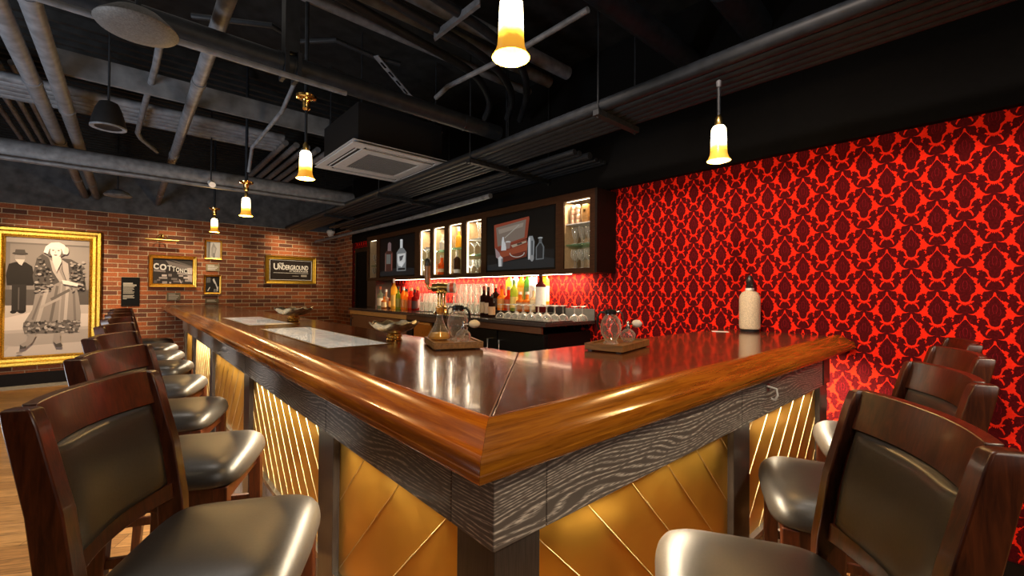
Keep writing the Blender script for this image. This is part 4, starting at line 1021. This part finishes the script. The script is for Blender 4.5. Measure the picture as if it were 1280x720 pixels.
# sign photograph
P = []
def a5(g, pts): P.append((S(g), [((x-258)/400., 1-(y-265)/250.) for x,y in pts]))
a5(.09, rect(258,265,658,515)); a5(.20, [(258,265),(400,265),(658,360),(658,330),(420,265)]); a5(.28, [(380,280),(658,345),(658,400),(420,330)]); a5(.5, [(268,372),(380,380),(380,400),(268,392)]); a5(.55, [(500,395),(640,405),(640,430),(500,415)]); a5(.6, [(600,350),(658,350),(658,500),(610,470)])
for x0,y0,x1,y1,g_ in ((345,422,395,442,.75),(410,415,445,440,.35),(318,448,400,465,.55),(350,490,400,515,.5),(440,455,500,475,.3),(515,425,560,440,.6),(565,440,620,460,.7),(580,470,640,490,.5),(300,470,330,485,.3),(460,480,560,500,.28),(270,480,300,510,.2),(420,495,440,512,.6)): a5(g_, rect(x0,y0,x1,y1))
a5(.7, [(515,465),(530,470),(548,505),(538,510)])
t, w, h = framed(.236,.838,1.345,1.845,.055,'gold framed photograph of a lit club marquee with big letters','framed_photograph','picture',.05)
pic(t, w, h, .055, P)
for ch, x, wd_, hh, z in (('C',.058,.064,.085,.318),('O',.134,.082,.088,.305),('T',.226,.056,.082,.296),('T',.286,.042,.076,.288),('O',.334,.046,.068,.280),('N',.386,.042,.064,.270),('C',.436,.040,.070,.262),('L',.484,.030,.062,.258),('U',.518,.024,.058,.252)):
    text_mesh(ch, 'lettering', M_letter, t, (x, -.026, z-.035), hh/.70, wd_, bold=.006 if x < .2 else .0025)
# small frames
def smallpic(x0, x1, z0, z1, label, polys):
    t, w, h = framed(x0,x1,z0,z1,.028,label,'framed_photograph','picture',.035); pic(t, w, h, .028, polys)
g3 = lambda g: (g, g*.97, g*.92)
smallpic(.94,1.183,1.817,2.137,'small gold framed pale photograph, upper of the two small frames',[(g3(.78),[(0,0),(1,0),(1,1),(0,1)]),(g3(.35),[(0,0),(.28,0),(.3,1),(0,1)]),(g3(.2),[(.12,0),(.2,0),(.24,1),(.16,1)]),(g3(.45),[(.35,.1),(.6,.05),(.75,.6),(.6,.8),(.5,.95),(.35,.6)]),(g3(.6),[(.45,.3),(.6,.25),(.65,.6),(.5,.7)]),(g3(.3),[(.5,0),(.62,0),(.6,.3),(.5,.3)])])
smallpic(.935,1.178,1.24,1.556,'small gold framed dark photograph, lower of the two small frames',[(g3(.03),[(0,0),(1,0),(1,1),(0,1)]),(g3(.14),[(.05,.6),(.35,.62),(.35,.95),(.08,.92)]),(g3(.7),[(.5,.8),(.6,.9),(.7,.72),(.9,.3),(.84,.2),(.72,.5),(.6,.62)]),(g3(.6),[(.12,.1),(.3,.35),(.34,.3),(.2,.08)]),(g3(.5),[(.62,0),(.66,0),(.68,.22),(.62,.2)]),(g3(.5),[(.75,0),(.79,0),(.8,.22),(.74,.2)]),(g3(.75),[(.86,.3),(.95,.4),(.9,.05),(.84,.1)])])
# plaques
def plaque(x0, x1, z0, z1, label, bk, tone, lines):
    t = thing('wall_plaque', label, 'plaque', (x0, YW, z0)); w, h = x1-x0, z1-z0
    MB().box(0,w,-.016,-.001,0,h).build('board', bk, t, bevel=.002)
    mb = MB()
    for z, a, c, th in lines: mb.box(w*a, w*c, -.0172, -.0165, h*z, h*z+th)
    mb.build('text_lines', tone, t)
L1 = [(.76,.10,.62,.022),(.70,.10,.82,.022)] + [(.66-.045*i,.10,(.72,.66,.70,.60,.71,.68,.5)[i],.010) for i in range(6)] + [(.36-.04*i,.10,(.70,.64,.72,.30)[i],.010) for i in range(4)]
plaque(-.073,.137,1.053,1.488,'tall black information plaque beside the huge gilt frame',M_plaquebk,M_letterdim,L1)
L2 = [(.74-.2*i,.12,(.62,.88,.80,.70)[i],.012) for i in range(4)]
plaque(.964,1.152,1.622,1.736,'small pale olive plaque between the two small frames',mat('plaque_sand',(.36,.30,.17),.5),M_letter,L2)
plaque(.463,.634,1.134,1.260,'small olive plaque under the club marquee photograph',M_plaqueol,M_letterdim,L2)
plaque(.960,1.148,1.090,1.157,'small olive plaque just above the bar top',M_plaqueol,M_letterdim,[(.60,.12,.7,.012),(.30,.12,.8,.012)])
# UNDERGROUND sign
t, w, h = framed(1.832,2.692,1.428,1.938,.062,'gold framed black sign with big white block lettering','framed_sign','sign',.05,False,mat('gilt_yellow', (.90,.62,.10), .35, 1))
MB().box(.055,w-.055,-.0125,-.0061,.055,h-.055).build('sign_board', M_signbk, t)
m_ = MB(); k = .008
for x0,x1,z0,z1 in ((.072,w-.072,.072,.080),(.072,w-.072,h-.080,h-.072),(.072,.080,.08,h-.08),(w-.08,w-.072,.08,h-.08)): m_.box(x0,x1,-.0142,-.0126,z0,z1)
m_.box(.135,w-.135,-.0142,-.0126,.197,.203); m_.build('sign_rule', M_letter, t)
text_mesh('U','lettering',M_letter,t,(.135,-.0128,.262),.155,.085,bold=.004)
text_mesh('NDERGROUND','lettering',M_letter,t,(.226,-.0128,.262),.118,.50,bold=.003)
text_mesh('THE','lettering',M_letter,t,(.226,-.0128,.352),.045,.075,bold=.001)
text_mesh('AT THE MOB MUSEUM','lettering',M_letter,t,(.40,-.0128,.222),.040,.32,bold=.0008)
m_ = MB(); m_.box(.45,.56,-.0142,-.0126,.142,.152); m_.box(.60,.70,-.0142,-.0126,.136,.172); m_.build('small_print', M_letterdim, t)
# picture lamp
t = thing('picture_lamp', 'brass picture lamp above the club marquee photograph', 'lamp', (.385,YW,2.08))
MB().tube([(-.20,-.17,-.01),(.205,-.17,-.01)], .020, 14).build('lamp_tube', M_oldbrass, t, True)
MB().tube([(0,-.002,.03),(0,-.05,.10),(0,-.12,.09),(0,-.165,.008)], .008, 8).build('arm', M_brassobj, t, True)
MB().lathe([(.045,0),(.045,-.008),(.02,-.014)], (0,0,.03), 20, axis='Y').build('wall_rose', M_brassobj, t, 'auto')
rg = MB(); rg.tube([(.065*cos(a*pi/10), -.165, .012+.065*sin(a*pi/10)) for a in range(11)], .006, 8); rg.build('hoop', M_brassobj, t, True)
t = thing('security_camera', 'small white dome security camera at the brick wall corner', 'camera', (2.93,YB-.13,2.46))
MB().box(-.03,.03,.02,.13,-.02,.03).build('bracket', M_white, t)
MB().lathe([(.075,0),(.075,-.03),(.064,-.045)], seg=24).build('mount', M_white, t, 'auto')
MB().lathe([(.060,-.045),(.056,-.078),(.034,-.108),(0,-.116)], seg=24).build('dome', mat('dome_grey', (.7,.66,.6), .3), t, True)

# ================================================================== PENDANTS
def make_pendant():
    t = thing('pendant_lamp', '-', 'lamp', (0,0,0), 0, 'amber pendant lamps over the bar')
    MB().lathe([(.052,0),(.0505,.004),(.044,.014),(.038,.030),(.035,.06),(.034,.11),(.032,.150),(.024,.163),(.010,.166),(.010,.163),(.022,.160),(.029,.148),(.031,.11),(.032,.06),(.035,.031),(.041,.016),(.048,.005)], seg=36, caps=False).build('glass_shade', M_shade, t, True)
    MB().lathe([(.014,.164),(.016,.168),(.016,.20),(.008,.215)], seg=16).build('socket', M_oldbrass, t, 'auto')
    MB().lathe([(0,.05),(.014,.06),(.018,.085),(.012,.12),(.008,.16)], seg=14).build('bulb', M_bulb, t, True)
    return t
PD = [(.78,.89,1.945,2.62),(.78,2.73,1.965,2.455),(.78,4.46,1.965,2.27),(.78,6.35,2.01,2.30),(2.07,.875,1.925,2.27)]
PN = ['amber pendant lamp hanging closest to the camera','amber pendant lamp on the tall dark rod left of the air conditioner','amber pendant lamp second from the brick wall','smallest amber pendant lamp closest to the brick wall','amber pendant lamp hanging before the damask wall']
pp = make_pendant()
for i, (x, y, z, zc) in reversed(list(enumerate(PD))):
    o = pp if i == 0 else copy_tree(pp)
    o.location = (x,y,z); o['label'] = PN[i]
    zt_ = zc - z
    MB().tube([(0,0,.21),(0,0,zt_)], .008, 8).build('rod', M_pipe_shaded, o)
    if i < 4: MB().lathe([(.010,zt_-.085),(.022,zt_-.075),(.022,zt_-.03),(.03,zt_-.02),(.055,zt_-.012),(.058,zt_),(.02,zt_+.004)], seg=24).build('canopy', M_brassobj, o, 'auto')
    else: MB().lathe([(.004,zt_),(.010,zt_+.005),(.012,zt_+.03),(.006,zt_+.036)], seg=12).build('fitting', M_pipe, o, True)
    if i < 4: MB().tube([(0,0,zt_),(0,0,3.3-z)], .012, 8).build('hanger', M_pipe_shaded, o)
    L_ = bpy.data.lights.new('pendant_light', 'POINT'); L_.energy = 14; L_.color = (1,.60,.22); L_.shadow_soft_size = .03
    lo = bpy.data.objects.new('pendant_light', L_); COL.objects.link(lo); lo.location = (x,y,z-.03)

# ================================================================== CEILING SERVICES
def pipe(pts, r, label, m=None, name='ceiling_pipe', clamps=()):
    o = MB()
    o.tube(pts, r, 16)
    for p, q, rr in clamps: o.tube([p, q], rr, 16)
    o = o.build(name, m or M_pipe, None, True); tag(o, label, 'pipe'); return o
pipe([(-.475,1.0,2.64),(-.475,8.7,2.64)], .042, 'grey pipe running to the brick wall, left of the close pair', clamps=[((-.475,y,2.64),(-.475,y+.06,2.64),.047) for y in (2.6,4.1,5.6,7.4)])
pipe([(-.355,1.0,2.64),(-.355,8.7,2.64)], .042, 'grey pipe running to the brick wall, right of the close pair', clamps=[((-.355,y,2.64),(-.355,y+.06,2.64),.047) for y in (2.9,4.6,7.6)])
pipe([(.327,1.2,2.64),(.327,8.7,2.64)], .036, 'single grey pipe running to the brick wall past the beam end', clamps=[((.327,y,2.64),(.327,y+.06,2.64),.041) for y in (3.4,5.4,7.8)])
pe = [at_z(203,40,2.80), at_z(194,85,2.78), at_z(181,130,2.76), at_z(172,166,2.75), at_z(176,173,2.75), at_z(197,190,2.72)]
pipe(pe, .020, 'thin bent grey conduit in front of the pale ceiling beam')
pipe([(-2.4,2.51,2.50),(2.08,2.51,2.50)], .054, 'thick dark pipe crossing above the bar near the first pendant', M_pipe_shaded, clamps=[((x,2.51,2.50),(x+.02,2.51,2.50),.058) for x in (.57,.645,1.75)])
pipe([(-3.2,5.42,2.45),(2.1,5.42,2.45)], .093, 'thickest grey pipe crossing in front of the brick wall', M_pipe)
pipe([(-3.2,5.33,2.362),(2.0,5.33,2.362)], .016, 'thin conduit strapped under the thickest pipe', M_pipe)
pipe([(-2.2,2.42,2.405),(.90,2.42,2.405)], .014, 'thin conduit under the thick dark crossing pipe', M_pipe)
for k, (pxs, lab) in enumerate(((((330,-60),(470,22),(560,72),(597,98),(612,128),(606,148)),'lowest of three dark conduits bending down above the rack'),
                     (((380,-70),(500,8),(590,62),(626,92),(640,122),(634,148)),'middle of three dark conduits bending down above the rack'),
                     (((430,-80),(540,-6),(615,45),(652,85),(658,120),(650,150)),'uppermost of three dark conduits bending down above the rack'))):
    pts = [at_z(*p, 2.92) for p in pxs]
    fine = []
    for i in range(len(pts)-1):
        p0 = pts[max(i-1,0)]; p1 = pts[i]; p2 = pts[i+1]; p3 = pts[min(i+2,len(pts)-1)]
        for q in range(6):
            s = q/6; fine.append(.5*((2*p1)+(-p0+p2)*s+(2*p0-5*p1+4*p2-p3)*s*s+(-p0+3*p1-3*p2+p3)*s**3))
    fine.append(pts[-1]); pipe(fine, .028, lab, M_pipe_shaded)
pw = [at_z(*p, 2.96) for p in ((240,20),(340,32),(372,52),(420,50),(470,72),(500,80))]
pipe(pw, .016, 'wavy thin conduit behind the thick dark crossing pipe', M_pipe_shaded)
pd_ = [at_z(*p, 2.70) for p in ((545,122),(560,108),(640,68),(735,12))]
pipe(pd_, .016, 'slanting thin conduit passing behind the closest pendant', M_pipe)
pipe([at_z(735,-20,2.9), at_z(835,55,2.9), at_z(930,130,2.9)], .07, 'broad black pipe in the dark above the damask wall', M_pipe_shaded)
pipe([at_z(905,-20,2.95), at_z(960,55,2.95)], .09, 'short black duct pipe in the dark corner above the right', M_pipe_shaded)
for k, (a, c) in enumerate(((( 285,228),(0,0)),)):
    pipe([at_z(370,100,2.75), at_z(352,140,2.6), at_z(315,185,2.5), at_z(311,215,2.32)], .014, 'thin conduit feeding the second pendant from the brick wall', M_pipe)
for k, px_ in enumerate((2, 17, 31, 45)):
    p = at_z(px_, 138, 3.05); pipe([(p.x,p.y-1.2,3.05),(p.x,8.6,3.05)], .022, 'thin dark conduit high at the upper left, '+ORD[k]+' of four side by side', M_pipe)
for k in range(5):
    pipe([(-2.6,4.75+.105*k,2.83),(1.15,4.75+.105*k,2.83)], .036, 'dark pipe behind the pale ceiling beam, '+ORD[k]+' of five crossing together', M_pipe)
for k, (px_, py_) in enumerate(((395,0),(470,0),(535,2))):
    p = at_z(px_, py_, 3.05); pipe([(-2.5,p.y,3.05),(2.6,p.y,3.05)], (.034,.045,.05)[k], 'dark pipe crossing high above the first pendant, '+ORD[k]+' of three', M_pipe)
o = MB()
for k in range(5):
    a_, b_, c_ = at_z(401,92+k*.8,2.62), at_z(425,110-k*1.6,2.60), at_z(451,124-k*2.4,2.62)
    o.tube([a_,(a_+b_)/2+Vector((0,0,-.008)),b_+Vector((0,0,-.006)),(b_+c_)/2,c_], .0035, 6)
tag(o.build('hanging_cables', M_steel, None, True), 'loose bundle of thin pale cables above the air conditioner', 'cables')
o = MB().box(.595,.615,2.445,2.575,2.43,2.56).box(.655,.675,2.445,2.575,2.43,2.56).box(.60,.67,2.47,2.55,2.561,3.3)
tag(o.build('pipe_hanger', M_pipe_shaded), 'dark bracket holding up the thick crossing pipe near the first canopy', 'bracket')
sa_, sb_ = at_z(543,46,2.9), at_z(600,2,2.9)
tag(MB().bar([(sa_,Vector((.012,.012,0)),Vector((0,0,.02))),(sb_,Vector((.012,.012,0)),Vector((0,0,.02)))]).build('ceiling_strut', M_pipe), 'short slanting strut channel left of the closest pendant', 'strut')
o = MB().box(-.36,1.34,4.0,4.03,2.69,2.845).build('ceiling_beam', M_conc); struct(o, 'pale painted ceiling beam beside the air conditioner', 'beam')
# conduit racks
def rack(xs, z, y0, y1, struts, label, xa, xb):
    t = thing('conduit_rack', label, 'conduit rack', (xs[0][0], y0, z))
    for x, r in xs: MB().tube([(x-xs[0][0],0,r),(x-xs[0][0],y1-y0,r)], r, 12).build('conduit', M_pipe_shaded if r < .05 else M_pipe, t, True)
    for y in struts:
        s_ = MB().box(xa-xs[0][0],xb-xs[0][0],y-y0-.02,y-y0+.02,-.032,-.001)
        for q in range(int((xb-xa)/.06)): s_.box(xa-xs[0][0]+.02+q*.06,xa-xs[0][0]+.045+q*.06,y-y0-.024,y-y0-.0205,-.026,-.010)
        s_.build('strut', M_pipe_shaded, t)
        for x in (xa+.02, xb-.02): MB().tube([(x-xs[0][0],y-y0,-.045),(x-xs[0][0],y-y0,3.3-z)], .005, 6).build('threaded_rod', M_pipe_shaded, t)
rack([(2.005,.035),(2.075,.025),(2.135,.025),(2.195,.025),(2.25,.022),(2.30,.022)], 2.33, -1.2, 8.0, (1.50,2.72,4.35,6.0), 'long rack of parallel conduits passing under the air conditioner', 1.95, 2.36)
rack([(2.48,.022),(2.54,.022),(2.66,.030),(2.74,.016),(2.80,.016),(2.85,.016)], 2.33, 2.1, 7.3, (2.75,4.40), 'shorter rack of parallel conduits above the wall cabinet', 2.365, 2.895)
pipe([(2.56,3.2,2.215),(2.60,5.0,2.20),(2.62,8.5,2.22)], .025, 'brown lit pipe just above the wall cabinet', M_pipe)
# air conditioner cassette
ac = thing('air_conditioner', 'square ceiling cassette air conditioner above the bar', 'air conditioner', (1.23,3.16,2.40))
AW, AL = .86, .88
pb = MB(); 
pb.add([(0,0,.006),(AW,0,.006),(AW,AL,.006),(0,AL,.006),(0,0,.03),(AW,0,.03),(AW,AL,.03),(0,AL,.03)],[(4,5,6,7),(0,1,5,4),(1,2,6,5),(2,3,7,6),(3,0,4,7)])
def holes(): return
# panel face as border, slots and centre frame
fb = MB()
xsn = [0,.055,.115,.20,.66,.745,.805,AW]; ysn = [0,.055,.115,.20,.68,.765,.825,AL]
for i in range(7):
    for j in range(7):
        slot = (i in (1,5) and 2 <= j <= 4) or (j in (1,5) and 2 <= i <= 4)
        if i in (1,5) and j in (1,5): slot = False
        grill = (i == 3 and j == 3)
        if slot or grill: continue
        fb.box(xsn[i],xsn[i+1],ysn[j],ysn[j+1],0,.008)
fb.box(0,AW,0,AL,.0261,.03); fb.build('panel', M_acplastic, ac)
for a,b_,c,d_ in ((.055,.115,.115,.765),(.745,.805,.115,.765),(.115,.745,.055,.115),(.115,.745,.765,.825)):
    v = MB().box(a,b_,c,d_,.0085,.026).build('air_slot', M_acbody, ac)
    if d_-c > b_-a: MB().box(a+.022,a+.030,c+.02,d_-.02,.002,.0083).build('louvre', M_acplastic, v)
    else: MB().box(a+.02,b_-.02,c+.022,c+.030,.002,.0083).build('louvre', M_acplastic, v)
gr = MB().box(.20,.66,.20,.68,.012,.02)
for i in range(23): gr.box(.205+.0198*i,.205+.0198*i+.006,.20,.68,.003,.0119)
gr.build('grille', M_grille, ac)
MB().box(.06,AW-.06,.06,AL-.06,.0302,.34).build('housing', M_acbody, ac)
for x in (.1,AW-.1):
    for y in (.1,AL-.1): MB().tube([(x,y,.3402),(x,y,.90)], .005, 6).build('threaded_rod', M_pipe_shaded, ac)
# speakers
c = at_z(172,38,2.36)
t = thing('ceiling_speaker', 'round dish speaker hanging under the dark crossing pipe', 'speaker', (c.x,c.y,2.36))
MB().lathe([(0,-.012),(.08,-.010),(.128,.0),(.136,.010),(.128,.022),(.08,.065),(.04,.085)], seg=36).build('dish', mat('speaker_grille', (.075,.075,.077), .6, var=.4, scale=150), t, True)
MB().tube([(0,0,.085),(0,0,3.3-2.36)], .010, 8).build('hanger', M_pipe_shaded, t)
t = thing('ceiling_speaker', 'black cone-shaped pendant speaker below the pale beam', 'speaker', (-.10,3.60,2.285))
MB().lathe([(0,.010),(.078,.0),(.084,-.003),(.085,.006),(.076,.055),(.062,.11),(.045,.15),(.012,.165)], seg=32).build('cone', M_acbody, t, 'auto')
MB().lathe([(.064,.0005),(.081,-.004),(.0855,-.003),(.0865,.005)], seg=32, caps=False).build('rim', M_pipe, t, True)
MB().tube([(0,0,.165),(0,0,1.015)], .006, 8).build('hanger', M_pipe_shaded, t)
c = at_z(150,223,2.60)
t = thing('ceiling_speaker', 'small round dish speaker beyond the thickest pipe', 'speaker', (-.10,6.9,2.40))
MB().lathe([(0,-.012),(.12,0),(.13,.01),(.10,.05),(.03,.08)], seg=28).build('dish', M_pipe, t, True); MB().tube([(0,0,.08),(0,0,.90)], .008, 8).build('hanger', M_pipe_shaded, t)
sa, sb = at_z(470,70,2.95), at_z(551,166,2.75)
dv_ = (sb-sa); sd = dv_.normalized(); sn = sd.cross(Vector((0,0,1))).normalized()*.02; su = Vector((0,0,.004))
s_ = MB().bar([(sa,sn,su),(sb,sn,su)])
for q in range(9):
    p0 = sa+dv_*(.06+q*.1); p1 = sa+dv_*(.06+q*.1+.06)
    s_.bar([(p0-Vector((0,0,.0046)),sn*.4,Vector((0,0,.0004))),(p1-Vector((0,0,.0046)),sn*.4,Vector((0,0,.0004)))], 1)
tag(s_.build('slotted_strut', [M_pipe, M_black]), 'slanting slotted metal strut above the air conditioner', 'strut')
t = thing('track_spotlight', 'small white spotlight fixture under the thickest pipe', 'spotlight', (.60,5.15,2.36))
MB().tube([(0,0,.0),(0,-.10,-.04)], .028, 14).build('head', M_white, t, True); MB().tube([(0,0,.01),(0,.0,.94)], .006, 8).build('stem', M_pipe_shaded, t)
for k in range(5):
    pipe([(1.35+.12*k,5.5,3.02),(1.35+.12*k,8.6,3.02)], .034, 'grey overhead pipe near the brick wall, '+ORD[k]+' of five side by side', M_pipe)

# ================================================================== LIGHTS
def area(loc, target, size, energy, color=(1,1,1), sy=None, spread=pi):
    l = bpy.data.lights.new('area_light', 'AREA'); l.energy = energy; l.color = color; l.size = size; l.spread = spread
    if sy: l.shape = 'RECTANGLE'; l.size_y = sy
    o = bpy.data.objects.new('area_light', l); COL.objects.link(o); o.location = loc
    o.rotation_euler = (Vector(target)-Vector(loc)).to_track_quat('-Z','Y').to_euler(); return o
def spot(loc, target, energy, angle=50, blend=.6, color=(1,.80,.55), r=.04):
    l = bpy.data.lights.new('spot_light', 'SPOT'); l.energy = energy; l.color = color; l.spot_size = radians(angle); l.spot_blend = blend; l.shadow_soft_size = r
    o = bpy.data.objects.new('spot_light', l); COL.objects.link(o); o.location = loc
    o.rotation_euler = (Vector(target)-Vector(loc)).to_track_quat('-Z','Y').to_euler(); return o
WARM = (1,.74,.45); NEU = (1,.90,.78)
# wall washers on the damask
for y in (-.5,.7,1.9): spot((.75,y-.2,2.75), (XW,y,1.20), 150, 66, 1.0, (1,.80,.66), .08)
# brick wall spots
spot((-.8,7.0,2.75), (-.8,YB,1.1), 320, 62, .9, WARM); spot((.5,7.7,2.75), (.5,YB,1.6), 85, 56, .9, WARM)
spot((1.25,7.7,2.75), (1.15,YB,1.6), 45, 50, .9, WARM); spot((2.2,7.8,2.75), (2.25,YB,1.6), 85, 56, .9, WARM)
spot((2.0,8.45,2.36), (2.0,YB,1.9), 5, 120, .9, WARM)
# floor
for y in (1.2,3.0,4.8,6.6): spot((-1.5,y,2.7), (-1.2,y,0), 48 if y < 2 else 105, 90, .8, (1,.78,.48), .1)
spot((1.2,-1.2,2.7), (1.2,-.4,0), 150, 90, .8, (1,.80,.52), .1)
# strips under the bar top edge
def strip(c, size, sy, e, tgt):
    o = area(c, tgt, size, e, (1,.82,.55), sy); return o
def strip(c, ax, out, L, e):
    """thin strip light along ax, shining down and a little outwards"""
    ax = Vector(ax); z = -(Vector(out)*.40 + Vector((0,0,-1))*.917).normalized(); y = z.cross(ax)
    o = area(c, Vector(c)+Vector((0,0,-1)), L, e, (1,.82,.56), .012, radians(120))
    o.rotation_euler = Matrix((ax, y, z)).transposed().to_euler(); return o
for a_, c_ in ((.684,1.343),(1.478,2.555),(2.69,3.85),(3.975,5.08),(5.20,5.90)):
    l_ = c_-a_-.16; strip((.478,(a_+c_)/2,.857), (0,1,0), (-1,0,0), l_, 11.5*l_)
for a_, c_ in ((.582,1.472),(1.606,2.48)):
    l_ = c_-a_-.16; strip(((a_+c_)/2,.578,.857), (1,0,0), (0,-1,0), l_, 10.5*l_)
strip((2.64,.80,1.0), (0,1,0), (1.2,0,0), .5, 16)
# added fill light behind the camera, lifts the apron and seat tops
area((.1,-1.6,2.5), (.8,1.2,.9), 1.4, 26, (1,.90,.78))
# spots over the stools
for y in (1.4,2.7,4.0,5.3): spot((.15,y+.5,2.45), (.2,y,.7), 22, 60, .8, NEU, .04)
for x in (1.0,1.8,2.5): spot((x,.35,2.45), (x-.1,.25,.7), 22, 60, .8, NEU, .04)
# LED strips of the cabinet
def bar_light(c, ax, d, L, w, e, color, spread=pi):
    """thin area light, long side along ax, shining along d"""
    ax = Vector(ax).normalized(); z = -Vector(d); z = (z - ax*z.dot(ax)).normalized(); y = z.cross(ax)
    o = area(c, Vector(c)+Vector((0,0,-1)), L, e, color, w, spread)
    o.rotation_euler = Matrix((ax, y, z)).transposed().to_euler(); return o
for i, (a, c) in enumerate(NI):
    if i: bar_light((CF+.05,(a+c)/2,NZ1-.012), (0,1,0), (.35,0,-1), .22, .012, 2.4 if i == 5 else 1.3, (1,.82,.56))
    if 1 <= i <= 4: bar_light((CF+.045,c-.016,(NZ0+NZ1)/2), (0,0,1), (.6,-1,0), .5, .010, .9, (1,.88,.68))
bar_light((CF+.165,3.95,Z0-.012), (0,1,0), (.30,0,-1), 3.2, .012, 60, (1,.80,.52))
# added fill lights, the first a dim one overhead
area((-1.2,2.5,2.9), (-.6,2.5,0), 2.0, 10, NEU, 6)
area((-1.9,2.6,.9), (-.2,4.4,3.0), .8, 75, (.90,.95,1), 1.5)  # added unseen uplight that brightens the left ceiling pipes
w_ = bpy.data.worlds.new('world'); SC.world = w_; w_.use_nodes = True
w_.node_tree.nodes['Background'].inputs['Color'].default_value = (.02,.02,.022,1)
w_.node_tree.nodes['Background'].inputs['Strength'].default_value = .3

# ================================================================== colour management
vs_ = SC.view_settings; vs_.view_transform = 'Standard'; vs_.look = 'None'; vs_.exposure = 0; vs_.gamma = 1; vs_.use_curve_mapping = False
SC.cycles.use_denoising = True
SC.cycles.max_bounces = 8; SC.cycles.diffuse_bounces = 4; SC.cycles.glossy_bounces = 4; SC.cycles.transparent_max_bounces = 24
SC.cycles.sample_clamp_indirect = 4; SC.cycles.caustics_reflective = False; SC.cycles.caustics_refractive = False
